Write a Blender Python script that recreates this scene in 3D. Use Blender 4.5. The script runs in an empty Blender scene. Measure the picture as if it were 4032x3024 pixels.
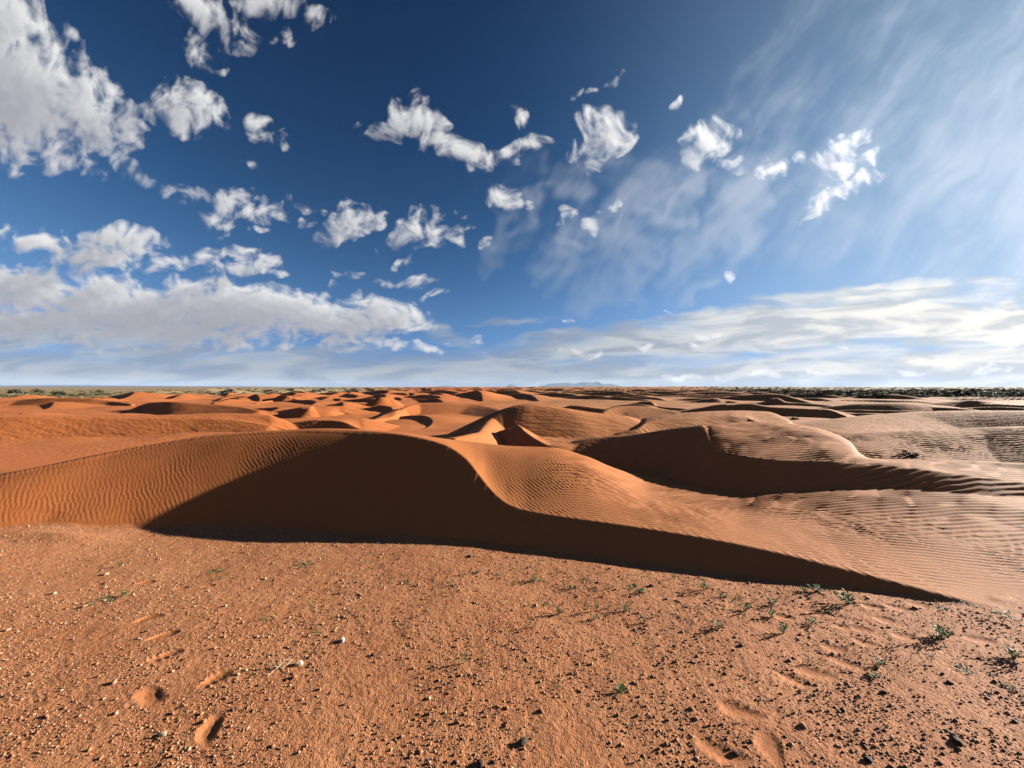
import bpy, bmesh, math, random
import numpy as np
from mathutils import Vector, Matrix

# ------------------------------------------------------------------ camera, world, sun, exposure
F_PX, CX, HY, EYE = 1514.0, 2016.0, 1524.0, 1.6       # focal length, centre and horizon of the photograph (px), eye height (m)
SUN_AZ, SUN_EL = 73.0, 15.0                            # degrees right of the view direction, degrees above the horizon
scene = bpy.context.scene
COL = scene.collection

cam_d = bpy.data.cameras.new('camera')
cam_d.sensor_width = 36.0
cam_d.lens = 36.0 * F_PX / 4032.0
cam_d.shift_y = (HY - 1512.0) / 4032.0
cam_d.clip_start = 0.05
cam_d.clip_end = 120000.0
cam = bpy.data.objects.new('camera', cam_d)
cam.location = (0, 0, EYE)
cam.rotation_euler = (math.radians(90), 0, 0)
COL.objects.link(cam)
scene.camera = cam

scene.view_settings.view_transform = 'Standard'
scene.view_settings.look = 'None'
scene.view_settings.gamma = 1.0
scene.view_settings.use_curve_mapping = False
scene.view_settings.exposure = 2.25
scene.cycles.use_denoising = True
scene.cycles.max_bounces = 5
scene.cycles.diffuse_bounces = 3
scene.cycles.glossy_bounces = 1
scene.cycles.transparent_max_bounces = 6
scene.cycles.volume_bounces = 0

SUN = Vector((math.sin(math.radians(SUN_AZ)) * math.cos(math.radians(SUN_EL)),
              math.cos(math.radians(SUN_AZ)) * math.cos(math.radians(SUN_EL)),
              math.sin(math.radians(SUN_EL))))
sun_d = bpy.data.lights.new('sun', 'SUN')
sun_d.energy = 5.0
sun_d.angle = math.radians(0.55)
sun_d.color = (1.0, 0.93, 0.82)
sun = bpy.data.objects.new('sun', sun_d)
sun.rotation_euler = SUN.to_track_quat('Z', 'Y').to_euler()
sun.location = SUN * 60
COL.objects.link(sun)
# ------------------------------------------------------------------ numeric helpers
rng = np.random.default_rng(7)
_perm = np.concatenate([rng.permutation(4096)] * 3).astype(np.int32)
_ga = rng.uniform(0, 2 * np.pi, 4096)
_gx, _gy = np.cos(_ga).astype(np.float32), np.sin(_ga).astype(np.float32)

def noise2(x, y):
    """gradient noise, about -0.7..0.7"""
    xi = np.floor(x).astype(np.int32); yi = np.floor(y).astype(np.int32)
    fx = (x - xi).astype(np.float32); fy = (y - yi).astype(np.float32)
    ux = fx * fx * fx * (fx * (fx * 6 - 15) + 10); uy = fy * fy * fy * (fy * (fy * 6 - 15) + 10)
    def g(ix, iy, dx, dy):
        h = _perm[(_perm[ix & 4095] + iy) & 4095]
        return _gx[h] * dx + _gy[h] * dy
    a = g(xi, yi, fx, fy); b = g(xi + 1, yi, fx - 1, fy)
    c = g(xi, yi + 1, fx, fy - 1); d = g(xi + 1, yi + 1, fx - 1, fy - 1)
    return (a + ux * (b - a)) * (1 - uy) + (c + ux * (d - c)) * uy

def fbm(x, y, octv=4, gain=0.5, lac=2.03):
    r = 0; a = 1.0
    for i in range(octv):
        r = r + a * noise2(x + 17.3 * i, y - 9.1 * i)
        x = x * lac; y = y * lac; a *= gain
    return r

def sstep(e0, e1, x):
    t = np.clip((x - e0) / (e1 - e0), 0, 1)
    return t * t * (3 - 2 * t)

def pchip(xk, yk, x):
    """monotone cubic through the knots, flat beyond the ends"""
    xk = np.asarray(xk, float); yk = np.asarray(yk, float)
    h = np.diff(xk); dl = np.diff(yk) / h
    m = np.zeros_like(yk)
    same = (dl[:-1] * dl[1:]) > 0
    w1 = 2 * h[1:] + h[:-1]; w2 = h[1:] + 2 * h[:-1]
    with np.errstate(divide='ignore', invalid='ignore'):
        mm = (w1 + w2) / (w1 / dl[:-1] + w2 / dl[1:])
    m[1:-1] = np.where(same, mm, 0)
    m[0], m[-1] = dl[0], dl[-1]
    xc = np.clip(x, xk[0], xk[-1])
    i = np.clip(np.searchsorted(xk, xc, side='right') - 1, 0, len(h) - 1)
    t = (xc - xk[i]) / h[i]
    return ((2 * t**3 - 3 * t**2 + 1) * yk[i] + (t**3 - 2 * t**2 + t) * h[i] * m[i]
            + (-2 * t**3 + 3 * t**2) * yk[i + 1] + (t**3 - t**2) * h[i] * m[i + 1])

def px_u(px): return (np.asarray(px, float) - CX) / F_PX
def py_v(py): return (np.asarray(py, float) - HY) / F_PX


# ------------------------------------------------------------------ sky: Nishita air with procedural cloud layers
def px_dir(px, py):
    return Vector(((px - CX) / F_PX, 1.0, -(py - HY) / F_PX)).normalized()

class NB:
    """small helper to wire nodes"""
    def __init__(s, nt): s.nt = nt
    def n(s, t, **kw):
        nd = s.nt.nodes.new(t)
        for k, v in kw.items():
            if k == 'ins': continue
            setattr(nd, k, v)
        for i, x in kw.get('ins', {}).items():
            if hasattr(x, 'is_output'): s.nt.links.new(x, nd.inputs[i])
            else: nd.inputs[i].default_value = x
        return nd
    def math(s, op, a, b=None, c=None, clamp=False):
        ins = {0: a}
        if b is not None: ins[1] = b
        if c is not None: ins[2] = c
        return s.n('ShaderNodeMath', operation=op, use_clamp=clamp, ins=ins).outputs[0]
    def vmath(s, op, a, b=None):
        ins = {0: a}
        if b is not None: ins[3 if op == 'SCALE' else 1] = b
        nd = s.n('ShaderNodeVectorMath', operation=op, ins=ins)
        return nd.outputs['Value'] if op in ('DOT_PRODUCT', 'LENGTH') else nd.outputs[0]
    def mix(s, f, a, b):
        return s.n('ShaderNodeMix', data_type='RGBA', ins={0: f, 6: a, 7: b}).outputs[2]
    def noise(s, vec, scale, detail=3, rough=.5, dim='3D', dist=0.0):
        return s.n('ShaderNodeTexNoise', noise_dimensions=dim, ins={'Vector': vec, 'Scale': scale, 'Detail': detail, 'Roughness': rough, 'Distortion': dist}).outputs[0]
    def rng(s, v, a, b, c=0.0, d=1.0, smooth=False):
        return s.n('ShaderNodeMapRange', interpolation_type='SMOOTHSTEP' if smooth else 'LINEAR', ins={0: v, 1: a, 2: b, 3: c, 4: d}).outputs[0]

CUMULUS = [(-700, 300, 650, 330, 20, 1.3), (-900, 1180, 900, 150, 4, 1.4), (-900, 900, 500, 130, 6, .9), (-1500, 600, 500, 200, 0, 1.0), (40, 330, 520, 360, 40, 1.6), (330, 420, 340, 200, 35, 1.3), (-20, 90, 330, 260, 50, 1.4), (250, 620, 260, 90, 20, .62), (120, 560, 260, 120, 0, .8),
           (720, 430, 230, 160, 25, 1.05), (560, 440, 160, 70, 0, .55), (1040, 520, 110, 75, 35, .75),
           (830, 60, 280, 120, 35, .95), (1000, 20, 330, 100, 0, .75), (800, 205, 130, 80, 30, .55), (1255, 60, 90, 55, 0, .62), (1090, 120, 140, 80, 40, .55), (890, 265, 60, 40, 0, .5),
           (530, 680, 190, 75, 20, .6), (720, 760, 140, 60, 10, .58), (930, 800, 160, 75, 15, .85), (1090, 830, 85, 55, 0, .6), (1210, 800, 110, 40, 15, .55), (1000, 640, 70, 30, 0, .4),
           (850, 880, 150, 45, 20, .78), (990, 905, 60, 25, 0, .65), (1190, 870, 60, 35, 0, .5),
           (1640, 480, 170, 110, 35, 1.05), (1820, 590, 220, 85, 20, 1.1), (1530, 530, 120, 55, 5, .85), (1720, 540, 200, 100, 30, 1.0), (2010, 590, 120, 50, -20, .85), (2090, 570, 85, 50, -25, .75), (1640, 400, 60, 80, 0, .55), (2052, 465, 50, 50, 0, .65),
           (2360, 540, 140, 110, -40, 1.1), (2265, 580, 85, 60, 60, .9), (1985, 780, 85, 60, 0, .85), (2245, 842, 55, 35, -45, .75), (2430, 810, 45, 35, -30, .5), (2340, 870, 80, 50, 40, .5),
           (2790, 570, 120, 105, -20, 1.1), (2870, 640, 100, 60, 30, .75), (2670, 400, 40, 30, -45, .6), (2350, 365, 40, 25, -45, .5), (2290, 390, 50, 25, -45, .5), (2420, 310, 60, 25, -60, .5),
           (3070, 665, 95, 50, -25, .85), (3160, 630, 80, 40, -25, .7), (3310, 580, 160, 50, -25, .85), (3300, 655, 130, 60, -40, .8), (3400, 715, 90, 45, -30, .85), (3270, 790, 160, 50, -30, .8), (3200, 800, 60, 35, -20, .7), (3010, 650, 50, 40, -60, .6), (3430, 620, 80, 40, -20, .6),
           (1350, 890, 140, 75, -25, 1.05), (1610, 895, 150, 60, -35, .85), (1720, 915, 140, 70, -20, .8), (1790, 930, 70, 35, 20, .7), (2080, 830, 50, 45, -60, .6), (1900, 960, 60, 35, -60, .5),
           (130, 950, 200, 85, 12, 1.05), (370, 1010, 330, 115, 6, 1.15), (470, 960, 250, 105, 6, 1.1), (620, 1030, 170, 65, 0, .8), (190, 905, 160, 40, 10, .55),
           (800, 1020, 100, 50, 0, .85), (900, 1050, 100, 42, 0, .85), (1010, 1025, 140, 50, 15, .75), (910, 990, 90, 32, 0, .7), (1120, 1065, 60, 30, 0, .5),
           (1600, 1035, 70, 24, -20, .7), (1640, 1110, 90, 42, -15, .78), (1380, 1075, 110, 28, 0, .6), (1530, 1110, 90, 30, 0, .6), (1720, 1165, 85, 22, -20, .75), (1300, 1115, 60, 22, 0, .5),
           (100, 1140, 420, 110, 8, 1.5), (500, 1210, 620, 150, 6, 1.7), (900, 1210, 560, 140, 5, 1.7), (1250, 1250, 440, 125, 8, 1.6), (1520, 1235, 240, 90, 12, 1.3), (1600, 1260, 110, 60, 0, .9), (250, 1270, 620, 120, 0, 1.3), (700, 1310, 800, 90, 0, 1.3),
           (1420, 1350, 260, 55, 0, .95), (1690, 1370, 140, 30, 0, .7), (1870, 1330, 50, 22, 0, .65), (2470, 1190, 45, 16, 0, .6), (2640, 1220, 45, 14, 0, .6), (2250, 1262, 60, 16, 0, .5), (2290, 1380, 110, 26, 0, .75), (2770, 1340, 100, 26, -10, .7), (2520, 1385, 60, 14, 0, .6),
           (2880, 1095, 40, 20, -60, .5), (480, 1385, 160, 20, 0, .6), (3330, 1362, 40, 14, 0, .6), (3990, 1345, 200, 35, -5, .9), (3050, 1480, 220, 30, 0, .7), (3200, 1470, 110, 28, 0, .7), (2700, 1490, 220, 26, 0, .6), (3620, 1462, 120, 22, 0, .6), (3900, 1455, 120, 28, 0, .7)]
VEIL = [(2550, 1350, 950, 120, -5, 1.1), (3200, 1270, 1150, 160, -7, 1.3), (3900, 1270, 900, 170, -2, 1.05), (2900, 1480, 1400, 90, 0, .8), (700, 1450, 1200, 100, 0, .75), (300, 1330, 900, 160, 0, .7), (1750, 1320, 320, 70, 15, .55), (3800, 1480, 900, 120, 0, .9), (2050, 1265, 420, 40, -3, .4)]
STREAK = [(2480, 880, 600, 280, -50, 1.3), (2130, 800, 460, 150, -45, 1.1), (2620, 800, 640, 140, -52, 1.35), (2950, 760, 640, 220, -50, 1.2), (2300, 960, 300, 110, 10, .95), (3350, 700, 800, 480, -40, .95), (3200, 200, 1200, 600, -40, .42), (3900, 600, 1100, 1000, -40, 1.0), (4300, 850, 1000, 800, 0, 1.3), (2000, 700, 700, 350, 0, .3)]


def cloud_fields():
    """density of three cloud layers over the whole sphere: how much cloud there is and how much sun gets through to it"""
    W, H = 4096, 2048
    def layer(th, el, front):
        # th: degrees right of the view direction, el: degrees above the horizon (2-D arrays)
        th = th.astype(np.float32); el = el.astype(np.float32); t, e = np.radians(th), np.radians(el)
        x, y, z = np.sin(t) * np.cos(e), np.cos(t) * np.cos(e), np.sin(e)
        if front:
            px = CX + F_PX * x / y; py = HY - F_PX * z / y
            def cover(blobs, wob):
                c = np.zeros(x.shape, np.float32)
                wx = px + wob * noise2(px / 160., py / 160.) + .5 * wob * noise2(px / 60., py / 60.)
                wy = py + wob * .7 * noise2(px / 160. + 31, py / 160.) + .4 * wob * noise2(px / 60. + 31, py / 60.)
                for (bx, by, rx, ry, rot, s) in blobs:
                    if max(rx, ry) < 170 and blobs is CUMULUS: rx, ry, s = rx * 1.4, ry * 1.4, s * .82      # small clouds thin out softly
                    a = math.radians(rot); ca, sa = math.cos(a), math.sin(a)
                    m = (np.abs(px - bx) < rx + ry + 150) & (np.abs(py - by) < rx + ry + 150)
                    dx, dy = wx[m] - bx, wy[m] - by
                    q = np.sqrt(((dx * ca + dy * sa) / rx) ** 2 + ((-dx * sa + dy * ca) / ry) ** 2)
                    c[m] = np.maximum(c[m], s * np.clip(1 - q, 0, 1))
                return c
            hq = np.clip((HY - py) / 1500, 0, 1.2)
            nx, ny = px / 165., -7.5 * np.log(1 + 1.9 * hq) * 1.25             # cells flatten towards the horizon
            cu = cover(CUMULUS, 55.)
            wx = nx + .35 * noise2(nx * 1.3 + 7, ny * 1.3); wy = ny + .35 * noise2(nx * 1.3, ny * 1.3 + 9)
            st = cover(STREAK, 160.)
            aa = math.radians(-50); ka, kb = px * math.cos(aa) + py * math.sin(aa), -px * math.sin(aa) + py * math.cos(aa)
            kb = kb + 60 * noise2(px / 420., py / 420.)
            kb = kb + 30 * noise2(px / 140., py / 140.)
            sn = 1.0 * fbm(ka / 640., kb / 125., 6, .55) + .5 * fbm(px / 420., py / 300., 4)
            ve = cover(VEIL, 45.)
            lx, ly = px / 460., (py + .06 * px) / 62.
            lx = lx + .4 * noise2(px / 300., py / 60.); ly = ly + .6 * noise2(px / 500. + 5, py / 90.)
        else:
            k = np.maximum(z, 0) + .22
            gx, gy = x / k, y / k
            nx, ny = gx * 2.2, gy * 2.2
            wx, wy = nx + .3 * noise2(nx + 7, ny), ny + .3 * noise2(nx, ny + 9)
            cu = (.8 * sstep(.2, .5, fbm(gx * .9 + 3, gy * .9, 2))).astype(np.float32)
            st = (.55 * sstep(-.3, .3, noise2(gx * .5, gy * .5)) * sstep(.1, .6, x)).astype(np.float32)
            sn = fbm(gx * .8, gy * 4., 4)
            ve = np.zeros(x.shape, np.float32)
            lx, ly = t * 4.0, e * 28.0
        n1 = fbm(wx, wy, 4, .5); n2 = fbm(wx * 2.7 + 11, wy * 2.7, 6, .55)
        bil = .5 - 2.2 * np.abs(noise2(wx * 1.9 + 3, wy * 1.9)) - 1.2 * np.abs(noise2(wx * 4.1, wy * 4.1 + 5))
        D = 1.75 * cu + .60 * n1 + 1.05 * n2 + .28 * bil - .40 - 1.5 * (1 - sstep(0, .28, cu))
        sa = .95 * st + .42 * sn - .6 * (1 - sstep(0, .25, st))
        low = .85 * (1 - sstep(0.2, 8.5, el))
        ln = fbm(lx, ly, 6, .58)
        cv = np.maximum(ve, low)
        va = cv + .38 * ln - .7 * (1 - sstep(0, .3, cv))
        vl = .5 + .9 * fbm(lx * 1.6 + 40, ly * 1.3, 4, .55)
        return D.astype(np.float32), sa.astype(np.float32), va.astype(np.float32), vl.astype(np.float32)

    def light(D, step):
        """sun reaching each spot of the cumulus: look towards the sun (right and up) and see how much cloud is in the way"""
        T = np.clip(D, 0, 1.6); acc = np.zeros_like(T)
        for i, wgt in ((2, .5), (5, .7), (10, 1.0), (18, 1.2), (30, 1.3), (46, 1.2), (70, 1.0)):
            dx = int(round(i * step)); dy = int(round(i * step * .75))
            sh = np.zeros_like(T)
            if dx < T.shape[1] and dy < T.shape[0]:
                sh[:T.shape[0] - dy, :T.shape[1] - dx] = T[dy:, dx:]           # rows run upwards
            acc += wgt * sh
        return np.exp(-.19 * acc)

    A = np.zeros((H, W, 4), np.float32); B = np.zeros((H, W, 4), np.float32)
    # whole sky, coarse
    Wc, Hc = 1024, 256
    th = (np.arange(Wc) + .5) / Wc * 360 - 90; el = (np.arange(Hc) + .5) / Hc * 90
    TH, EL = np.meshgrid(th, el)
    D, sa, va, vl = layer(TH, EL, False)
    L = light(D, .35)
    for tgt, ch, f in ((A, 0, D), (A, 1, L), (A, 2, sa), (B, 0, va), (B, 1, vl)):
        tgt[H // 2:, :, ch] = np.repeat(np.repeat(f, 4, 0), 4, 1)
    for tgt, ch in ((A, 0), (A, 1), (A, 2), (B, 0), (B, 1)):
        f = tgt[H // 2:, :, ch]
        for ax in (0, 1):
            f = (np.roll(f, 2, ax) + np.roll(f, -2, ax) + 2 * f) / 4 if ax == 1 else f
        tgt[H // 2:, :, ch] = f
    # the sky in front, fine
    c0, c1 = int((90 - 72) / 360 * W), int((90 + 72) / 360 * W); r1 = H // 2 + int(63 / 180 * H)
    th = (np.arange(c0, c1) + .5) / W * 360 - 90; el = (np.arange(H // 2, r1) + .5) / H * 180 - 90
    TH, EL = np.meshgrid(th, el)
    D, sa, va, vl = layer(TH, EL, True)
    L = light(D, 1.0)
    wgt = (1 - sstep(58, 71, np.abs(TH))) * (1 - sstep(54, 62, EL))
    for tgt, ch, f in ((A, 0, D), (A, 1, L), (A, 2, sa), (B, 0, va), (B, 1, vl)):
        tgt[H // 2:r1, c0:c1, ch] = tgt[H // 2:r1, c0:c1, ch] * (1 - wgt) + f * wgt
    A[:H // 2] = A[H // 2]; B[:H // 2] = B[H // 2]; A[:H // 2, :, 0] = -2
    A[..., 3] = 1; B[..., 3] = 1
    ims = []
    for nm, arr in (('cumulus_and_streak_density', A), ('layer_cloud_density', B)):
        im = bpy.data.images.new(nm, W, H, alpha=True, float_buffer=True, is_data=True)
        im.pixels.foreach_set(arr.ravel()); im.update()
        ims.append(im)
    return ims

def sky_world():
    w = bpy.data.worlds.new('World'); scene.world = w; w.use_nodes = True
    nt = w.node_tree; nt.nodes.clear(); b = NB(nt)
    out = nt.nodes.new('ShaderNodeOutputWorld'); bg = nt.nodes.new('ShaderNodeBackground')
    nt.links.new(bg.outputs[0], out.inputs[0])
    sk = b.n('ShaderNodeTexSky', sky_type='NISHITA', sun_disc=False, sun_elevation=math.radians(SUN_EL), sun_rotation=math.radians(SUN_AZ),
             altitude=1200.0, air_density=1.0, dust_density=0.15, ozone_density=2.5)
    air = b.vmath('SCALE', sk.outputs[0], 0.05)
    air = b.n('ShaderNodeGamma', ins={0: air, 1: 1.12}).outputs[0]
    air = b.n('ShaderNodeHueSaturation', ins={0: .503, 1: 1.2, 2: .80, 4: air}).outputs[0]
    # the clear, dry air of the photograph: deeper blue overhead, with a soft shoulder towards the sun
    air = b.vmath('MULTIPLY', b.vmath('MULTIPLY', air, air), (32.0, 20.0, 16.5))
    air = b.vmath('DIVIDE', air, b.vmath('ADD', b.vmath('SCALE', air, 1.43), (1, 1, 1)))
    bl = b.n('ShaderNodeSeparateColor', ins={0: air}).outputs[2]
    gr = b.math('MULTIPLY', b.math('POWER', bl, 1.26), .674)
    rd = b.math('MULTIPLY', b.math('POWER', gr, 1.48), 1.073)
    air = b.n('ShaderNodeCombineColor', ins={0: rd, 1: gr, 2: bl}).outputs[0]
    dirn = b.vmath('NORMALIZE', b.n('ShaderNodeTexCoord').outputs['Generated'])
    ia, ib = cloud_fields()
    ea = b.n('ShaderNodeTexEnvironment', image=ia, interpolation='Linear', ins={0: dirn}); eb = b.n('ShaderNodeTexEnvironment', image=ib, interpolation='Linear', ins={0: dirn})
    ca = b.n('ShaderNodeSeparateColor', ins={0: ea.outputs[0]}).outputs; cb = b.n('ShaderNodeSeparateColor', ins={0: eb.outputs[0]}).outputs
    sunward = b.math('MAXIMUM', b.vmath('DOT_PRODUCT', dirn, tuple(SUN)), 0.0)
    glow3 = b.math('POWER', sunward, 3.0)
    # the air brightens towards the sun
    air = b.mix(b.math('MULTIPLY', b.math('POWER', sunward, 5.0), .62), air, (.30, .385, .43, 1))
    # thin streaked ice cloud
    sa = b.rng(ca[2], .15, 1.25, 0, .55, smooth=True)
    scol = b.vmath('SCALE', (.34, .37, .42), b.math('ADD', .68, b.math('MULTIPLY', glow3, .80)))
    # layer cloud along the horizon
    va = b.rng(cb[0], .05, .85, 0, .90, smooth=True)
    vcol = b.mix(b.rng(cb[1], .15, .85, smooth=True), (.26, .285, .32, 1), (.45, .45, .44, 1))
    vcol = b.vmath('MULTIPLY', vcol, b.mix(glow3, (.97, 1.0, 1.04, 1), (1.12, 1.02, .86, 1)))
    vcol = b.vmath('SCALE', vcol, b.math('ADD', .56, b.math('MULTIPLY', glow3, .95)))
    # cumulus
    al = b.rng(ca[0], -.22, 1.35, smooth=True)
    lit = b.math('MULTIPLY', ca[1], 1.2, clamp=True)
    ccol = b.mix(lit, (.19, .195, .235, 1), (.58, .575, .575, 1))
    ccol = b.vmath('SCALE', ccol, b.math('ADD', .74, b.math('MULTIPLY', glow3, .75)))
    col = b.mix(sa, air, scol)
    col = b.mix(va, col, vcol)
    col = b.mix(al, col, ccol)
    nt.links.new(col, bg.inputs[0]); bg.inputs[1].default_value = 0.41
    w.cycles.sampling_method = 'MANUAL'; w.cycles.sample_map_resolution = 1024
sky_world()
# ------------------------------------------------------------------ terrain: grid, finer near the viewer
uc = np.concatenate([np.linspace(-2.4, -1.42, 26), np.linspace(-1.40, 1.40, 960), np.linspace(1.42, 2.4, 26)])
rows = []
d = 0.5
while d < 620:
    rows.append(d)
    if d < 2.3: s = 0.024
    elif d < 7.0: s = 0.0118
    elif d < 14: s = 0.0118 + (d - 7) * 0.0065
    elif d < 60: s = 0.0573 + (d - 14) * 0.0085
    else: s = 0.448 + (d - 60) * 0.020
    d += s
dr_ = np.array(rows)
NU, ND = len(uc), len(dr_)
U = np.broadcast_to(uc[None, :], (ND, NU)).astype(np.float32)
Y = np.broadcast_to(dr_[:, None], (ND, NU)).astype(np.float32)
X = (U * Y).astype(np.float32)

# gravel plain in front, sand sheet between the dunes behind
def dip(x, y):
    """the gravel plain falls away gently to the left"""
    return -0.10 * sstep(.3, 3.2, -x) * (1 - sstep(3.8, 6.0, -x)) * sstep(2.2, 4.4, y)
base = (0.10 * sstep(4.6, 6.5, Y) + dip(X, Y) * (1 - sstep(4.8, 6.5, Y))).astype(np.float32)
base += (0.10 * sstep(18, 40, Y)).astype(np.float32)
base += sstep(40, 120, Y) * 0.55 * fbm(X / 70.0, Y / 70.0, 2)
base += sstep(60, 260, Y) * (0.5 * sstep(-0.9, -0.1, U) + .35 * sstep(-.1, .15, U))
base += (sstep(8, 13, Y) * .11 * (fbm(X / 3.6, Y / 3.0, 2) + .6 * fbm(X / 9.0, Y / 7.0, 2))).astype(np.float32)
Z = base.copy()
LEE = np.zeros(Z.shape, np.float32)        # 1 on slip faces
OWN = np.zeros(Z.shape, np.int16)          # which dune a vertex belongs to

def solve(px, yt, yf, m, z0):
    """brink seen at row yt, foot of its slope (height z0, gradient m) at row yf -> depth of the brink"""
    vt, vf = py_v(yt), py_v(yf)
    df = (EYE - z0) / vf
    return (EYE - z0 + m * df) / (m + vt)

DUNES = []
def dune(label, brink, m=0.6, ridge=None, L=2.5, g0=0.12, r=0.02, taper=0.45, ze=0.0, own=True):
    """brink: (px, py, depth[, m[, r]]) points of the crest line; ridge: the highest line behind it"""
    b = np.array([[p[0], p[1], p[2], (p[3] if len(p) > 3 else m), (p[4] if len(p) > 4 else r)] for p in brink], float)
    k0, k1 = b[0, 0], b[-1, 0]
    pxs = np.linspace(k0, k1, max(24, min(160, int((k1 - k0) / 12))))
    u = px_u(pxs)
    db = pchip(b[:, 0], b[:, 2], pxs); zb = EYE - pchip(b[:, 0], py_v(b[:, 1]) * b[:, 2], pxs)
    mb = pchip(b[:, 0], b[:, 3], pxs); rb = pchip(b[:, 0], b[:, 4], pxs)
    Lm = L if np.isscalar(L) else max(q[1] for q in L)
    i0 = np.searchsorted(dr_, db.min() - zb.max() / 0.3 - 0.5); 
    dmax = max(db.max(), max(q[2] for q in ridge) if ridge else 0) + Lm
    i1 = np.searchsorted(dr_, dmax)
    reach = (zb.max() + 0.2) / 0.3
    j0 = np.searchsorted(uc, (u.min() * dmax - reach - Lm) / max(db.min() - 1, 0.5) if u.min() < 0 else (u.min() * db.min() - reach) / dmax)
    j1 = np.searchsorted(uc, (u.max() * dmax + reach + Lm) / max(db.min() - 1, 0.5) if u.max() > 0 else (u.max() * db.min() + reach) / dmax)
    i0 = max(i0, 0); j0 = max(j0, 0); j1 = min(j1, NU); i1 = min(i1, ND)
    if i1 <= i0 or j1 <= j0: return
    ucs = uc[j0:j1]; pxc = ucs * F_PX + CX
    dbc = pchip(b[:, 0], b[:, 2], pxc); zbc = EYE - pchip(b[:, 0], py_v(b[:, 1]) * b[:, 2], pxc)
    # beyond the ends of the crest line the dune tapers off
    off = np.maximum(np.maximum(k0 - pxc, pxc - k1), 0) / F_PX * dbc
    fall = taper * (np.sqrt(off**2 + 0.15**2) - 0.15)
    Lc = np.full(len(ucs), L) if np.isscalar(L) else pchip([q[0] for q in L], [q[1] for q in L], pxc)
    gc = np.full(len(ucs), g0) if np.isscalar(g0) else pchip([q[0] for q in g0], [q[1] for q in g0], pxc)
    if ridge:
        rr = np.array(ridge, float)
        drc = pchip(rr[:, 0], rr[:, 2], pxc); zrc = EYE - pchip(rr[:, 0], py_v(rr[:, 1]) * rr[:, 2], pxc)
        drc = np.maximum(drc, dbc + 0.05)
    else:
        drc = dbc + 0.02; zrc = zbc + 0.02 * gc
    xs, ys = X[i0:i1, j0:j1], Y[i0:i1, j0:j1]
    # windward side
    if ridge:
        w = np.clip((ys - dbc) / (drc - dbc), 0, 1); H = drc - dbc
        gr = np.clip(-0.5 * (zrc - ze) / Lc, -0.2, 0) 
        zs1 = ((2*w**3 - 3*w**2 + 1) * zbc + (w**3 - 2*w**2 + w) * H * gc
               + (-2*w**3 + 3*w**2) * zrc + (w**3 - w**2) * H * gr)
    else:
        zs1 = zbc + 0 * ys; gr = gc
    w = np.clip((ys - drc) / Lc, 0, 1)
    zs2 = ((2*w**3 - 3*w**2 + 1) * zrc + (w**3 - 2*w**2 + w) * Lc * gr + (-2*w**3 + 3*w**2) * ze)
    zs = np.where(ys < drc, zs1, zs2) - fall
    # lee side: sand at rest below the brink, measured from each piece of the crest line
    zl = np.full(xs.shape, -9.0, np.float32)
    for q in range(len(u) - 1):
        ax, ay, bx, by = u[q] * db[q], db[q], u[q + 1] * db[q + 1], db[q + 1]
        R = (max(zb[q], zb[q + 1]) + .35) / min(mb[q], mb[q + 1]) + 2 * max(rb[q], rb[q + 1])
        ia, ib = np.searchsorted(dr_[i0:i1], (min(ay, by) - R, max(ay, by) + R))
        lo, hi = dr_[i0:i1][min(ia, i1 - i0 - 1)], dr_[i0:i1][max(min(ib, i1 - i0) - 1, 0)]
        c = [(min(ax, bx) - R) / lo, (min(ax, bx) - R) / hi, (max(ax, bx) + R) / lo, (max(ax, bx) + R) / hi]
        ja, jb = np.searchsorted(ucs, (min(c), max(c)))
        if ib <= ia or jb <= ja: continue
        px_, py_ = xs[ia:ib, ja:jb] - np.float32(ax), ys[ia:ib, ja:jb] - np.float32(ay)
        ex, ey = np.float32(bx - ax), np.float32(by - ay)
        t = np.clip((px_ * ex + py_ * ey) / (ex * ex + ey * ey), 0, 1)
        px_ -= t * ex; py_ -= t * ey
        rr_ = np.float32(.5 * (rb[q] + rb[q + 1]))
        dist = np.sqrt(px_ * px_ + py_ * py_ + rr_ * rr_) - rr_
        zz = np.float32(zb[q]) + t * np.float32(zb[q + 1] - zb[q]) - (np.float32(mb[q]) + t * np.float32(mb[q + 1] - mb[q])) * dist
        np.maximum(zl[ia:ib, ja:jb], zz, out=zl[ia:ib, ja:jb])
    z = np.where(ys >= dbc, np.maximum(zs, zl), zl)
    DUNES.append(label)
    tgt = Z[i0:i1, j0:j1]
    kk = 0.02 + 0.0012 * ys
    h = np.clip(0.5 + 0.5 * (z - tgt) / kk, 0, 1)
    new = tgt * (1 - h) + z * h + kk * h * (1 - h) * 0.5
    LEE[i0:i1, j0:j1] = np.where(z > tgt + .01, ((zl >= zs) | (ys < dbc)) * sstep(.42, .55, mb.max() + 0 * ys), LEE[i0:i1, j0:j1])
    OWN[i0:i1, j0:j1][z > tgt + 0.012] = len(DUNES)
    tgt[...] = new

def tr(pts, z0=0.15, m=0.6, tilt=0.5):
    """points (px, row of the brink, row of the foot[, gradient]); tilt turns the crest line so that the slip face looks left"""
    r = [[p[0], p[1], float(solve(p[0], p[1], p[2], p[3] if len(p) > 3 else m, z0)), p[3] if len(p) > 3 else m] for p in pts]
    if tilt:
        xm = np.mean([float(px_u(q[0])) * q[2] for q in r])
        for q in r:
            u = float(px_u(q[0])); q[2] = (q[2] + tilt * xm) / (1 + tilt * u) if abs(1 + tilt * u) > .3 else q[2]
    return [tuple(q) for q in r]

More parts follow.
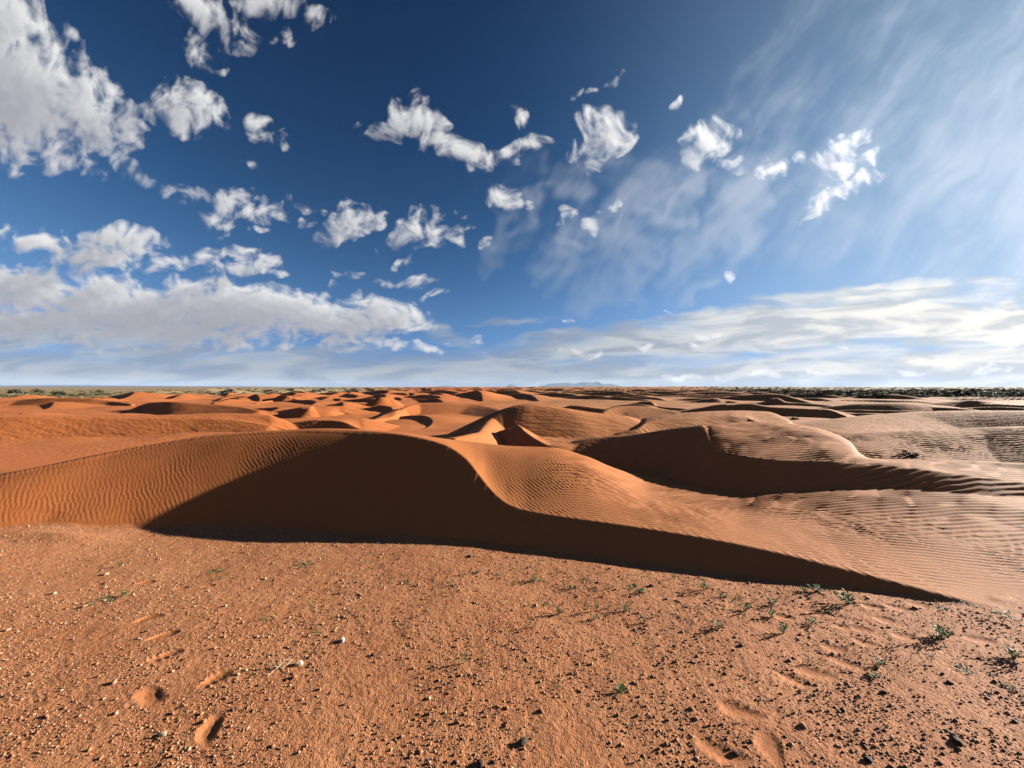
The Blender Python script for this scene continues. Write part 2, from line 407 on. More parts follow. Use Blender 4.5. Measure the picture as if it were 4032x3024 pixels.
# --- near dune with the long shaded slip face
Mb = []
for (px, yt, yf, m) in [(-1500, 2078, 2084, .3), (-1100, 2058, 2080, .32), (-700, 2010, 2078, .34), (-300, 1945, 2082, .40), (0, 1875, 2085, .45), (300, 1810, 2088, .48), (600, 1750, 2086, .5), (900, 1707, 2064, .58),
         (1150, 1692, 2052, .64), (1300, 1690, 2054, .64), (1500, 1700, 2064, .64), (1650, 1722, 2090, .64), (1750, 1750, 2106, .64),
         (1830, 1800, 2118, .64), (1880, 1860, 2132, .64), (1920, 1910, 2138, .64), (1960, 1952, 2145, .64), (2000, 1982, 2152, .64), (2080, 2008, 2162, .64), (2200, 2028, 2180, .64),
         (2500, 2071, 2222, .64), (2800, 2121, 2262, .64), (3100, 2181, 2302, .64), (3400, 2255, 2335, .64), (3700, 2335, 2372, .64),
         (3900, 2384, 2396, .64), (4032, 2411, 2415, .64), (4400, 2472, 2473, .64)]:
    z0 = 0.0; u = float(px_u(px))
    for it in range(6):
        df = (EYE - z0) / float(py_v(yf)); z0 = float(dip(np.float64(u * df), np.float64(df)))
    Mb.append((px, yt, float(solve(px, yt, yf, m, z0)), m))
Mr_ = {900: .25, 1150: .2, 1300: .15, 1500: .08, 1650: .04, 1750: .02}
Mb = [p + ((.25 if p[0] < 900 else Mr_.get(p[0], .015)),) for p in Mb]
_mr = [(1700, 1722, .85), (1900, 1745, 1.35), (2000, 1756, 1.6), (2170, 1764, 1.8), (2300, 1795, 1.8), (2400, 1838, 1.8)]
_mr2 = [(2560, 1905, 5.55), (2700, 1925, 5.45), (2900, 1947, 5.3), (3012, 1946, 5.15), (3138, 1938, 5.15), (3265, 1925, 5.2), (3400, 1922, 5.12), (3582, 1927, 5.0), (3771, 1938, 4.9), (4032, 1960, 4.78), (4400, 1994, 4.5)]
_bd = lambda px: float(pchip([p[0] for p in Mb], [p[2] for p in Mb], np.array([float(px)]))[0])
dune('near', Mb, ridge=[(-700, 2009, _bd(-700) + .2), (0, 1874, _bd(0) + .25), (600, 1749, _bd(600) + .25), (900, 1706, _bd(900) + .25), (1300, 1689, _bd(1300) + .3), (1500, 1697, _bd(1500) + .5)]
     + [(a, b_, _bd(a) + c) for a, b_, c in _mr] + _mr2,
     L=[(0, 1.6), (1300, 2.2), (2000, 2.0), (2400, 1.5), (3000, 1.5)], g0=[(1300, 0.0), (1700, 0.1), (1900, .28), (2100, .22), (2500, .05), (4000, .03)], ze=0.08, taper=.2)

# --- second dune on the right, with the lit cap
D2 = [(2200, 1768, 8.0, .4, .25), (2344, 1724, 8.2, .42, .3), (2500, 1711, 7.9, .5, .25), (2700, 1683, 7.3, .56, .12), (2765, 1679, 7.1, .58, .06), (2785, 1710, 6.76, .64, .02),
      (2803, 1758, 6.27, .64, .02), (2870, 1780, 6.0, .64, .02), (2987, 1801, 5.76, .64, .02)]
D2 += [(3138, 1812, 5.62, .64, .02), (3265, 1814, 5.53, .64, .03), (3423, 1830, 5.4, .64, .03), (3582, 1842, 5.27, .64, .03), (3771, 1865, 5.13, .64, .03), (4025, 1900, 5.0, .64, .03), (4400, 1950, 4.7, .64, .03)]
dune('cap', D2, ridge=[(2200, 1764, 8.3), (2344, 1722, 8.45), (2500, 1710, 7.95), (2700, 1681, 7.5), (2770, 1676, 7.35), (2885, 1667, 8.0), (2987, 1665, 8.4), (3107, 1672, 8.5), (3202, 1687, 8.2),
                       (3297, 1716, 7.7), (3350, 1745, 7.3), (3385, 1785, 6.7), (3423, 1806, 6.4), (3700, 1812, 6.2), (4032, 1828, 5.8), (4400, 1860, 5.3)],
     L=[(2300, 1.2), (2900, 2.0), (3400, 1.2), (4000, 1.5)], g0=[(2300, .0), (2700, .05), (2850, .3), (3200, .3), (3500, .1)], ze=.08, taper=.35)

# --- the bowl with the dark triangle behind the near dune
dune('bowl slip', [(2010, 1690, 9.3), (2040, 1673, 9.15), (2065, 1697, 8.6), (2123, 1735, 8.0), (2173, 1754, 7.8), (2260, 1752, 7.9), (2344, 1730, 8.3)],
     ridge=[(2010, 1686, 9.8), (2065, 1690, 9.6), (2123, 1722, 8.8), (2260, 1738, 8.6), (2344, 1722, 8.8)], L=1.5, g0=.05, ze=.3, taper=.6)
dune('bowl', [(1790, 1726, 7.3), (1850, 1712, 7.8), (1885, 1706, 8.3, .6, .08), (1902, 1687, 9.2, .6, .1), (1922, 1663, 10.2, .6, .12), (1938, 1648, 10.8, .6, .15), (1975, 1621, 11.3, .5, .3), (2030, 1600, 11.5, .54, .3), (2085, 1593, 11.5, .54, .3), (2207, 1607, 11.3, .54, .3),
              (2268, 1619, 11.2, .52, .3), (2370, 1634, 11.2, .48, .3), (2450, 1640, 11.3, .42, .3)],
     ridge=[(1790, 1722, 7.7), (1885, 1702, 9.0), (1922, 1658, 10.8), (1975, 1618, 11.7), (2030, 1597, 11.9), (2085, 1591, 11.9), (2207, 1607, 11.7), (2370, 1630, 11.8), (2450, 1637, 11.8)], L=2.0, g0=.1, ze=.1, taper=.3)
dune('step', [(2440, 1708, 10.0), (2508, 1690, 10.2), (2545, 1664, 10.6), (2700, 1646, 11), (2866, 1638, 11.3), (2930, 1642, 11.3), (2980, 1660, 11), (3100, 1690, 10.5)],
     ridge=[(2440, 1690, 11.5), (2545, 1645, 12.5), (2730, 1625, 13), (2906, 1619, 13.2), (3015, 1622, 13), (3096, 1648, 12), (3160, 1690, 11)], L=2.2, g0=.1, ze=.1, taper=.5)
# --- left: avalanche face, lit from the right
dune('left face', tr([(-900, 1650, 1745, .5), (-400, 1645, 1740, .5), (0, 1643, 1734, .5), (353, 1646, 1722, .5), (600, 1648, 1716, .5), (823, 1648, 1712, .5), (940, 1657, 1712, .45), (1058, 1676, 1712, .4)], z0=.1, tilt=0),
     ridge=[(-900, 1640, 12.5), (0, 1633, 13.0), (352, 1635, 13.2), (676, 1633, 13.6), (852, 1627, 14.0), (1000, 1630, 14.0), (1150, 1645, 13.5)], L=2.5, g0=.1, taper=.3)
dune('hole', [(1060, 1690, 13.3, .4), (1135, 1669, 13.4, .45), (1190, 1660, 13.45, .55), (1257, 1654, 13.45), (1312, 1656, 13.3), (1350, 1661, 13.1), (1420, 1690, 12.6)],
     ridge=[(1060, 1685, 13.8), (1257, 1651, 14.2), (1407, 1646, 14.6), (1560, 1647, 14.6), (1620, 1665, 14.2)], L=2.0, g0=.05, taper=.25)
dune('twin slip', tr([(1060, 1632, 1640, .4), (1135, 1633, 1641), (1163, 1619, 1641), (1190, 1608, 1641), (1222, 1608, 1640), (1238, 1616, 1638), (1298, 1620, 1634), (1340, 1622, 1630)], z0=.12),
     ridge=[(1060, 1629, 21), (1108, 1616, 21.5), (1163, 1607, 21.5), (1244, 1598, 21.8), (1339, 1599, 21.8), (1434, 1599, 21.8), (1528, 1604, 21)], L=3, g0=.1, taper=.2)
dune('hook', [(1470, 1655, 16), (1515, 1648, 17), (1558, 1633, 18.2), (1575, 1618, 19.8), (1600, 1603, 21, .35), (1660, 1590, 22.5, .25), (1760, 1589, 22.5, .22), (1850, 1598, 22, .22), (1950, 1612, 20, .25), (2020, 1630, 18, .3)],
     ridge=[(1470, 1650, 17), (1575, 1610, 20.8), (1660, 1587, 23.3), (1760, 1586, 23.3), (1950, 1605, 21), (2020, 1625, 19)], L=3, g0=.1, taper=.3)
dune('left far', tr([(420, 1626, 1640, .4), (500, 1618, 1636), (588, 1587, 1633), (680, 1583, 1632), (800, 1590, 1630, .35), (950, 1603, 1626, .3), (1020, 1617, 1625, .3)], z0=.12), L=4, g0=.05, taper=.2)
dune('left farther', tr([(-500, 1580, 1598, .4), (0, 1584, 1598, .4), (100, 1573, 1597, .45), (206, 1567, 1597, .5), (353, 1569, 1596, .55), (430, 1578, 1595), (520, 1590, 1596)], z0=.2, tilt=.1), L=5, g0=.04, taper=.15)
dune('square slip', tr([(1400, 1599, 1600), (1438, 1594, 1600), (1475, 1572, 1600), (1500, 1565, 1600), (1540, 1566, 1598), (1545, 1580, 1597), (1548, 1592, 1596)], z0=.2), L=4, g0=.06, taper=.2)
dune('crescent', tr([(1010, 1588, 1592), (1068, 1578, 1584), (1100, 1558, 1583), (1130, 1557, 1583), (1160, 1570, 1582), (1190, 1579, 1583)], z0=.2), L=5, g0=.05, taper=.15)
dune('small', tr([(1130, 1553, 1558), (1165, 1543, 1557), (1185, 1540, 1557), (1220, 1553, 1557)], z0=.2), L=6, g0=.05, taper=.12)
dune('centre slip', tr([(2180, 1616, 1622), (2217, 1606, 1620), (2257, 1597, 1620), (2285, 1599, 1620), (2366, 1609, 1619), (2400, 1616, 1620)], z0=.2), L=4, g0=.05, taper=.2)
dune('whaleback', [(2375, 1626, 16), (2392, 1612, 16.5, .5), (2430, 1601, 17, .4), (2488, 1598, 17.2, .3), (2600, 1609, 16.8, .3), (2690, 1628, 16, .3)], L=3, g0=.0, r=.15, taper=.5)
dune('long slip', tr([(2440, 1600, 1607), (2500, 1588, 1606), (2542, 1581, 1606), (2568, 1583, 1607), (2581, 1598, 1610), (2684, 1609, 1615), (2740, 1617, 1620)], z0=.15), L=4, g0=.06, taper=.2)
dune('winged', tr([(2650, 1627, 1642), (2760, 1607, 1641), (2860, 1592, 1640), (2870, 1594, 1640), (2950, 1590, 1640), (3032, 1602, 1640), (3168, 1609, 1640), (3258, 1613, 1640), (3330, 1637, 1642)], z0=.1), L=4, g0=.08, taper=.3)
dune('right broad', [(3300, 1690, 12.0, .22), (3420, 1652, 13.5, .24), (3600, 1627, 14.2, .24), (3770, 1619, 13.8, .26), (4032, 1618, 12.8, .26), (4500, 1620, 11, .26)], L=4, g0=.0, r=1.0, taper=.2)
dune('right mottled', [(3380, 1745, 8.8, .2), (3520, 1705, 9.5, .2), (3700, 1697, 9.4, .22), (3800, 1696, 9.3, .21), (3900, 1692, 9.2, .2), (4032, 1683, 9.0, .2), (4500, 1670, 8.6, .2)], L=2.5, g0=.0, r=.4, taper=.2)
dune('right slip', tr([(3560, 1600, 1612, .4), (3650, 1589, 1608, .4), (3784, 1580, 1606, .45), (3838, 1577, 1606), (3947, 1587, 1604), (4032, 1597, 1604), (4150, 1600, 1606)], z0=.2), L=5, g0=.05, taper=.15)
dune('right low', tr([(3230, 1606, 1620, .4), (3300, 1597, 1621, .45), (3400, 1589, 1622, .45), (3550, 1588, 1622, .42), (3700, 1597, 1618, .3), (3780, 1607, 1615, .3)], z0=.12), L=4, g0=.0, r=.5, taper=.15)
dune('right triangle', tr([(2960, 1592, 1594), (3005, 1583, 1593), (3042, 1568, 1593), (3060, 1568, 1593), (3096, 1583, 1593), (3140, 1591, 1594)], z0=.2), L=4, g0=.05, taper=.2)
dune('right lens', tr([(2680, 1586, 1587), (2770, 1573, 1586), (2820, 1569, 1586), (2853, 1576, 1585), (2900, 1583, 1586)], z0=.2), L=4, g0=.05, taper=.15)
NTRACED = len(DUNES)

# --- the dune field beyond: crescents shaped by the same wind
WD = np.array([-0.76, -0.65]); WP = np.array([-WD[1], WD[0]])
i0 = np.searchsorted(dr_, 11.0)
xs, ys, us = X[i0:], Y[i0:], U[i0:]
wx = xs + 1.6 * noise2(xs / 9, ys / 9); wy = ys + 1.6 * noise2(xs / 9 + 40, ys / 9)
zf = np.full(xs.shape, -5, np.float32)
for (cs, seed, hlo, hhi) in ((6.5, 3, .35, .8), (11.0, 8, .55, 1.2), (5.2, 5, .20, .46)):
    a = wx * WD[0] + wy * WD[1]; t = wx * WP[0] + wy * WP[1]
    ci = np.floor(a / cs).astype(np.int32); cj = np.floor(t / (cs * 1.25)).astype(np.int32)
    for di in (-1, 0, 1):
        for dj in (-1, 0, 1):
            I = ci + di; J = cj + dj
            def hs(n):
                return _perm[(_perm[(I * 7 + seed + n * 131) & 4095] + J * 3 + n * 57) & 4095].astype(np.float32) / 4096
            ca = (I + .15 + .7 * hs(1)) * cs; ct = (J + .1 + .8 * hs(2)) * cs * 1.25
            hh = .82 * (hlo + (hhi - hlo) * hs(3)); W = cs * (.55 + .5 * hs(4)); kk = .12 + .55 * hs(5)
            la = a - ca; lt = t - ct
            q = np.clip(np.abs(lt) / W, 0, 1)
            Hh = hh * (1 - q * q) ** 1.7
            ab = kk * lt * lt / W - .2 * W
            lee = Hh - .6 * (np.sqrt((la - ab) ** 2 + .01) - .1)
            Lw = cs * (.5 + .2 * hs(6))
            w = np.clip((ab - la) / Lw, 0, 1)
            st = Hh * (1 - 3 * w * w + 2 * w ** 3)
            v = np.where(la > ab, lee, st)
            # keep the traced dunes clear: only dunes whose centre lies beyond them
            cy = ca * WD[1] + ct * WP[1]; cx = ca * WD[0] + ct * WP[0]
            uu = cx / np.maximum(cy, 1)
            ok = ((cy > 38 + 6 * hs(7)) & (hs(8) > .12)) if cs > 6 else ((cy > 14) & (cy < 46) & (hs(8) > .3) & (np.abs(cx - 2.5) > .1 * cy))
            # scrub plain without dunes, left and right
            ok &= (uu > -0.62 - 14 / np.maximum(cy, 1) + .25 * (hs(7) - .5)) | (cy < 46)
            ok &= (uu < .62 + .2 * (hs(7) - .5) + 14 / np.maximum(cy, 1)) | (cy < 44)
            zf = np.maximum(zf, np.where(ok, v, -5))
zf = zf + Z[i0:] * 0 + base[i0:]
big = zf > Z[i0:]
Z[i0:] = np.maximum(Z[i0:], zf)
OWN[i0:][big & (zf > base[i0:] + .05)] = NTRACED + 1

# the sand slides smooth: even out the creases inside slip faces
def box(A, n, ax):
    c = np.cumsum(np.concatenate([np.repeat(A.take([0], ax), n + 1, ax), A, np.repeat(A.take([-1], ax), n, ax)], ax), ax, dtype=np.float64)
    hi = np.arange(2 * n + 1, 2 * n + 1 + A.shape[ax]); lo = hi - 2 * n - 1
    return ((c.take(hi, ax) - c.take(lo, ax)) / (2 * n + 1)).astype(np.float32)
nb = np.searchsorted(dr_, 7.5)
Lb = box(box(LEE[:nb], 14, 0), 14, 1); Zb = box(box(box(box(Z[:nb], 8, 0), 14, 1), 8, 0), 14, 1)
wb = sstep(.90, 1.0, Lb)
Z[:nb] = Z[:nb] * (1 - wb) + Zb * wb

# broad unevenness of the sand
sandw = sstep(0.0, 0.06, Z - 0.0) 
Z += (sandw * 0.007 * fbm(X / 1.3, Y / 1.3, 3)).astype(np.float32)
# ------------------------------------------------------------------ ripples, footprints, crust
GRAV = np.where(Y < 5.2, 1 - sstep(0.002, 0.020, Z - base + .012 * fbm(X / .30, Y / .16, 3) * (Z > base + .003)), 0).astype(np.float32)
GRAV *= 1 - sstep(4.7, 5.2, Y)

def waves(x, y, ang, lam, n=14, seed=0, da=0.16, dl=0.10):
    """sum of nearly parallel waves: ripple crests that fork and end"""
    r = np.random.default_rng(seed)
    c = np.zeros(x.shape, np.float32); s = np.zeros(x.shape, np.float32)
    for i in range(n):
        a = ang + r.normal(0, da); k = 2 * np.pi / (lam * (1 + r.normal(0, dl)))
        p = (k * (x * math.cos(a) + y * math.sin(a)) + r.uniform(0, 6.28)).astype(np.float32)
        c += np.cos(p); s += np.sin(p)
    return c, s

near = np.searchsorted(dr_, 19.0)
xs, ys, us = X[:near], Y[:near], U[:near]
pxs = us * F_PX + CX
own = OWN[:near]
brink_px = np.array([p[0] for p in Mb]); brink_d = np.array([p[2] for p in Mb])
dM = pchip(brink_px, brink_d, uc * F_PX + CX)[None, :]
behind = sstep(-.02, .06, ys - dM)                       # beyond the near brink
# directions across the ripples (radians, 0 = to the right, pi/2 = away)
wl = (1 - behind) * (1 - sstep(-2.6, -1.6, xs)) + behind * (1 - sstep(-4.5, -3.5, xs))      # left arm
w3 = behind * sstep(-4.5, -3.5, xs) * (1 - sstep(.1, 1.0, xs))                              # along the bend of the crest
w1 = behind * sstep(.1, 1.0, xs) * (1 - sstep(.2, 1.3, ys - dM - .1))                       # beside the low crest
w2 = behind * sstep(.1, 1.0, xs) * sstep(.2, 1.3, ys - dM - .1)                             # open slope on the right
farw = sstep(7.0, 9.0, ys); wl, w3, w1, w2 = (q_ * (1 - farw) for q_ in (wl, w3, w1, w2)); w5 = behind * farw * (1 - sstep(-4, 2, xs)); w6 = behind * farw * sstep(-4, 2, xs)
wf = (1 - behind) * sstep(-2.6, -1.6, xs)                                                   # shaded slip face
C = np.zeros(xs.shape, np.float32); S = np.zeros(xs.shape, np.float32); amp = np.zeros(xs.shape, np.float32)
for (w, ang, lam, n, da, dl, seed, ka) in ((wl, math.radians(48), .041, 16, .24, .15, 1, .024), (w3, math.radians(38), .041, 14, .18, .11, 2, .046),
                                  (w1, math.radians(82), .050, 12, .11, .10, 3, .072), (w2, math.radians(95), .074, 9, .06, .10, 4, .125), (wf, math.radians(20), .07, 8, .10, .08, 5, .02), (w5, math.radians(45), .12, 9, .25, .12, 6, .011), (w6, math.radians(70), .14, 12, .5, .18, 7, .045)):
    c, s = waves(xs, ys, ang, lam, n, seed, da, dl)
    C += w * c / math.sqrt(n); S += w * s / math.sqrt(n); amp += w * lam * ka
ph = np.arctan2(S, C); mag = np.sqrt(C * C + S * S)
rip = (np.cos(ph) + 0.22 * np.cos(2 * ph + 0.9)) * np.clip(mag * 1.6, 0.25, 1.0)
amp *= 0.5 + .9 * np.clip(0.5 + 1.0 * fbm(xs / .9, ys / .9, 3), 0, 1.0)
amp *= 1 - (sstep(1000, 1250, pxs) * (1 - sstep(1850, 1980, pxs))) * (1 - sstep(.12, .5, np.abs(ys - dM)))
amp *= 1 - sstep(13, 19.0, ys)
amp *= 1 - GRAV[:near]
amp *= 1 - .8 * LEE[:near] * (1 - sstep(3250, 3600, pxs)) * sstep(-2.2, -1.4, xs)
Z[:near] += (rip * amp * sstep(.01, .05, Z[:near] - base[:near] + .04 * (Y[:near] > 5))).astype(np.float32)

# slumps on the avalanche faces
def slump(mask, ang, lam, a, seed):
    q = X[:near] * math.cos(ang) + Y[:near] * math.sin(ang); p = -X[:near] * math.sin(ang) + Y[:near] * math.cos(ang)
    return mask * a * (fbm(q / lam, p / (lam * 5), 3) )

# footprints in the gravel: px, py, length m, width m, direction deg, depth m
PRINTS = [(575, 2272, .20, .12, 10, .030), (390, 2279, .15, .09, 0, .022), (715, 2300, .16, .09, 20, .024), (812, 2294, .14, .08, 25, .020),
          (575, 2432, .24, .10, 35, .030), (640, 2502, .22, .10, 40, .032), (655, 2577, .25, .10, 38, .034), (850, 2667, .26, .13, 40, .040), (590, 2742, .28, .12, 165, .042),
          (815, 2880, .26, .13, 120, .045),
          (2920, 2800, .28, .12, 150, .035), (2840, 2965, .28, .13, 150, .034), (3020, 2935, .24, .13, 60, .03),
          (3135, 2685, .24, .11, 150, .024), (3215, 2648, .27, .12, 160, .028), (3340, 2618, .25, .10, 140, .024), (3300, 2560, .22, .11, 170, .024), (3410, 2530, .2, .10, 160, .022),
          (3390, 2475, .2, .10, 170, .024), (3480, 2442, .2, .10, 175, .02), (3565, 2506, .24, .09, 175, .032), (3850, 2516, .28, .10, 170, .034), (3320, 2468, .18, .09, 175, .026),
          (3090, 2428, .18, .10, 175, .03), (3212, 2414, .17, .09, 178, .024),
          (3620, 2380, .22, .12, 175, .02), (3540, 2395, .2, .1, 170, .02), (3440, 2390, .18, .1, 170, .018)]
SMOOTH = np.zeros(Z.shape, np.float32)
for (px, py, ln, wd, ang, dep) in PRINTS:
    ln *= .66; wd *= .66; dep *= .21 if px < 1500 else .16
    dd = EYE / float(py_v(py)); x0 = float(px_u(px)) * dd
    i0, i1 = np.searchsorted(dr_, (dd - .45, dd + .45))
    x_, y_ = X[i0:i1] - x0, Y[i0:i1] - dd
    a = math.radians(ang); q = x_ * math.cos(a) + y_ * math.sin(a); p = -x_ * math.sin(a) + y_ * math.cos(a)
    q = q + .02 * noise2(X[i0:i1] * 9, Y[i0:i1] * 9); p = p + .02 * noise2(X[i0:i1] * 9 + 50, Y[i0:i1] * 9)
    p = p + .25 * q * q / ln; q = q + .03 * noise2(X[i0:i1] * 4 + ang, Y[i0:i1] * 4); p = p + .03 * noise2(X[i0:i1] * 4, Y[i0:i1] * 4 + ang)
    e = np.sqrt((q / (ln * .5)) ** 2 + (p / (wd * .5 * (1 + .5 * q / ln))) ** 2)
    Z[i0:i1] += (-dep * (1 - sstep(.45, 1.0, e)) + .15 * dep * np.exp(-((e - 1.2) / .2) ** 2) * GRAV[i0:i1]).astype(np.float32)
    SMOOTH[i0:i1] = np.maximum(SMOOTH[i0:i1], 1 - sstep(.85, 1.25, e))
ng = np.searchsorted(dr_, 5.2)
gx, gy = X[:ng], Y[:ng]
crust = .010 * fbm(gx / .9, gy / .9, 2) + .0045 * fbm(gx / .12, gy / .12, 3) + .0032 * np.maximum(noise2(gx / .035, gy / .035), 0)
Z[:ng] += (GRAV[:ng] * (1 - .75 * SMOOTH[:ng]) * crust).astype(np.float32)
# crusted hump at the left foot of the near dune
hx, hy = float(px_u(235)) * 4.2, 4.2
hm = np.exp(-((gx - hx) / .45) ** 2 - ((gy - hy) / .13) ** 2)
Z[:ng] += (.045 * hm).astype(np.float32)

# ------------------------------------------------------------------ terrain meshes
P = np.stack([X, Y, Z], -1)
tu = np.empty_like(P); tu[:, 1:-1] = P[:, 2:] - P[:, :-2]; tu[:, 0] = P[:, 1] - P[:, 0]; tu[:, -1] = P[:, -1] - P[:, -2]
td = np.empty_like(P); td[1:-1] = P[2:] - P[:-2]; td[0] = P[1] - P[0]; td[-1] = P[-1] - P[-2]
NRM = np.cross(tu, td); NRM /= np.linalg.norm(NRM, axis=-1, keepdims=True)
Pf = P.reshape(-1, 3); Nf = NRM.reshape(-1, 3); Gf = GRAV.ravel(); Sf = SMOOTH.ravel()
_ew = 8 * noise2(X / 14, Y / 14)
STEP = np.maximum(sstep(-6, 10, Y + _ew - (50 + 60 * np.clip(U + 1.0, 0, 2) ** 1.2)) * (1 - sstep(-.45, -.2, U)),
                  sstep(-6, 10, Y + _ew - (52 + 110 * np.clip(.78 - U, 0, 1) + 60 * np.clip(.62 - U, 0, 1))) * sstep(.45, .6, U)).astype(np.float32)
Tf = STEP.ravel()

def height(x, y):
    """terrain height at world points"""
    x = np.asarray(x, float); y = np.asarray(y, float)
    u = x / y
    j = np.clip(np.searchsorted(uc, u) - 1, 0, NU - 2); i = np.clip(np.searchsorted(dr_, y) - 1, 0, ND - 2)
    fu = np.clip((u - uc[j]) / (uc[j + 1] - uc[j]), 0, 1); fd = np.clip((y - dr_[i]) / (dr_[i + 1] - dr_[i]), 0, 1)
    return (Z[i, j] * (1 - fu) + Z[i, j + 1] * fu) * (1 - fd) + (Z[i + 1, j] * (1 - fu) + Z[i + 1, j + 1] * fu) * fd

def grid_mesh(name, faces, mat):
    used, inv = np.unique(faces.ravel(), return_inverse=True)
    me = bpy.data.meshes.new(name)
    nf = len(faces)
    me.vertices.add(len(used)); me.vertices.foreach_set('co', Pf[used].astype(np.float32).ravel())
    me.loops.add(nf * 4); me.loops.foreach_set('vertex_index', inv.astype(np.int32).ravel())
    me.polygons.add(nf); me.polygons.foreach_set('loop_start', np.arange(0, nf * 4, 4, dtype=np.int32))
    me.polygons.foreach_set('use_smooth', np.ones(nf, bool))
    at = me.attributes.new('gravel', 'FLOAT', 'POINT'); at.data.foreach_set('value', Gf[used])
    at = me.attributes.new('smoothed', 'FLOAT', 'POINT'); at.data.foreach_set('value', Sf[used])
    at = me.attributes.new('steppe', 'FLOAT', 'POINT'); at.data.foreach_set('value', Tf[used])
    me.update(calc_edges=True)
    me.normals_split_custom_set_from_vertices(Nf[used].astype(np.float32))
    me.materials.append(mat)
    o = bpy.data.objects.new(name, me); COL.objects.link(o)
    return o
# ------------------------------------------------------------------ materials
def new_mat(name):
    m = bpy.data.materials.new(name); m.use_nodes = True
    nt = m.node_tree; nt.nodes.clear()
    out = nt.nodes.new('ShaderNodeOutputMaterial')
    return m, nt, out

def sand_material():
    m, nt, out = new_mat('desert_sand'); b = NB(nt)
    co = b.n('ShaderNodeNewGeometry').outputs['Position']
    grav = b.n('ShaderNodeAttribute', attribute_name='gravel').outputs['Fac']
    smo = b.n('ShaderNodeAttribute', attribute_name='smoothed').outputs['Fac']
    n1 = b.noise(co, .35, 3); n2 = b.noise(co, 7, 4); n3 = b.noise(co, 120, 2)
    sx = b.n('ShaderNodeSeparateXYZ', ins={0: co}).outputs
    # sunward glare put into the sand colour: tanner, less saturated towards the right
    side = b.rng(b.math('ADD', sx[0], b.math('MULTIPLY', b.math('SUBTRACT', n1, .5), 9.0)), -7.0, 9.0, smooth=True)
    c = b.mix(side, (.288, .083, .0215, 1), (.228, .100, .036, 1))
    c = b.mix(b.math('MULTIPLY', b.rng(n2, .3, .7), .35), c, (.21, .066, .019, 1))
    c = b.mix(b.math('MULTIPLY', b.rng(n3, .35, .65), .25), c, (.30, .125, .05, 1))
    # gravel ground: crusted, redder, with grey-tan grit
    g1 = b.noise(co, 2.2, 4, .6); g2 = b.noise(co, 26, 4, .6); g3 = b.noise(co, 150, 3, .6)
    gc = b.mix(b.rng(g1, .3, .7), (.235, .086, .035, 1), (.295, .128, .058, 1))
    gc = b.mix(b.math('MULTIPLY', b.rng(g2, .42, .68), .65), gc, (.16, .060, .027, 1))
    gc = b.mix(b.math('MULTIPLY', b.rng(g3, .52, .66), .6), gc, (.30, .16, .08, 1))
    gc = b.mix(smo, gc, (.235, .088, .034, 1))
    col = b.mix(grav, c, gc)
    stp = b.n('ShaderNodeAttribute', attribute_name='steppe').outputs['Fac']
    col = b.mix(stp, col, b.mix(b.rng(n1, .3, .7), (.15, .12, .062, 1), (.21, .145, .08, 1)))
    # relief: grains everywhere, short ripples on the sand, crumbs on the gravel
    mp = b.n('ShaderNodeMapping', ins={0: co, 2: (0, 0, .32), 3: (2.2, 9.0, 3.0)}).outputs[0]
    rp = b.noise(mp, 1.0, 2, .5)
    far = b.rng(sx[1], 6.0, 11.0)
    bh = b.math('MULTIPLY', b.math('MULTIPLY', rp, far), .03)
    bh = b.math('ADD', bh, b.math('MULTIPLY', b.noise(co, 75, 2), .0012))
    cr = b.math('MULTIPLY', b.math('ADD', b.math('MULTIPLY', b.noise(co, 45, 4, .65), .012), b.math('MULTIPLY', b.noise(co, 140, 2), .004)), b.math('MULTIPLY', grav, b.math('SUBTRACT', 1.0, b.math('MULTIPLY', smo, .7))))
    bh = b.math('ADD', bh, cr)
    bump = b.n('ShaderNodeBump', ins={'Strength': 1.0, 'Distance': 1.0, 'Height': bh}).outputs[0]
    bs = b.n('ShaderNodeBsdfPrincipled', ins={'Base Color': col, 'Roughness': .85, 'Normal': bump, 'Specular IOR Level': .12})
    nt.links.new(bs.outputs[0], out.inputs[0])
    return m
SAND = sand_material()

# ------------------------------------------------------------------ link the terrain
fi = np.arange(ND * NU, dtype=np.int32).reshape(ND, NU)
faces = np.stack([fi[:-1, :-1], fi[:-1, 1:], fi[1:, 1:], fi[1:, :-1]], -1).reshape(-1, 4)
fown = np.maximum(OWN[:-1, :-1], OWN[1:, 1:]).ravel()
LABELS = {'near': 'low crescent dune with a long dark slip face behind the gravel', 'cap': 'dune on the right with a bright raised cap above its shaded face', 'bowl slip': 'small dark triangular slip face inside the bowl',
          'bowl': 'rounded rippled dune with a bowl, behind the middle of the near crest', 'step': 'dune with a long thin shaded step behind the bright cap', 'left face': 'long sunlit avalanche face on the left behind the near dune',
          'hole': 'low dune with a small dark hollow just behind the near crest', 'twin slip': 'dune with a double-lobed dark slip face, centre left', 'hook': 'smooth dune with a hooked dark edge left of the bowl',
          'left far': 'broad dune with a wide dark slip face on the left', 'left farther': 'low far dune on the left below the grass', 'square slip': 'far dune with a squarish dark slip face',
          'crescent': 'far crescent dune, centre left', 'small': 'small far crescent near the horizon, centre left', 'centre slip': 'dune with a dark lens-shaped slip face right of centre', 'whaleback': 'smooth pale whaleback dune right of the bowl',
          'long slip': 'far dune with a long thin dark slip face', 'winged': 'dune with a pale tip between two dark wings, right', 'right broad': 'broad smooth mottled dune at the right edge', 'right mottled': 'dull mottled slope in front of the broad right dune',
          'right slip': 'far right dune with a dark wedge-shaped slip face', 'right low': 'long low dune on the right with a thin dark foot', 'right triangle': 'far dune with a dark triangular slip face on the right', 'right lens': 'far dune with a dark lens of shade, right of centre'}
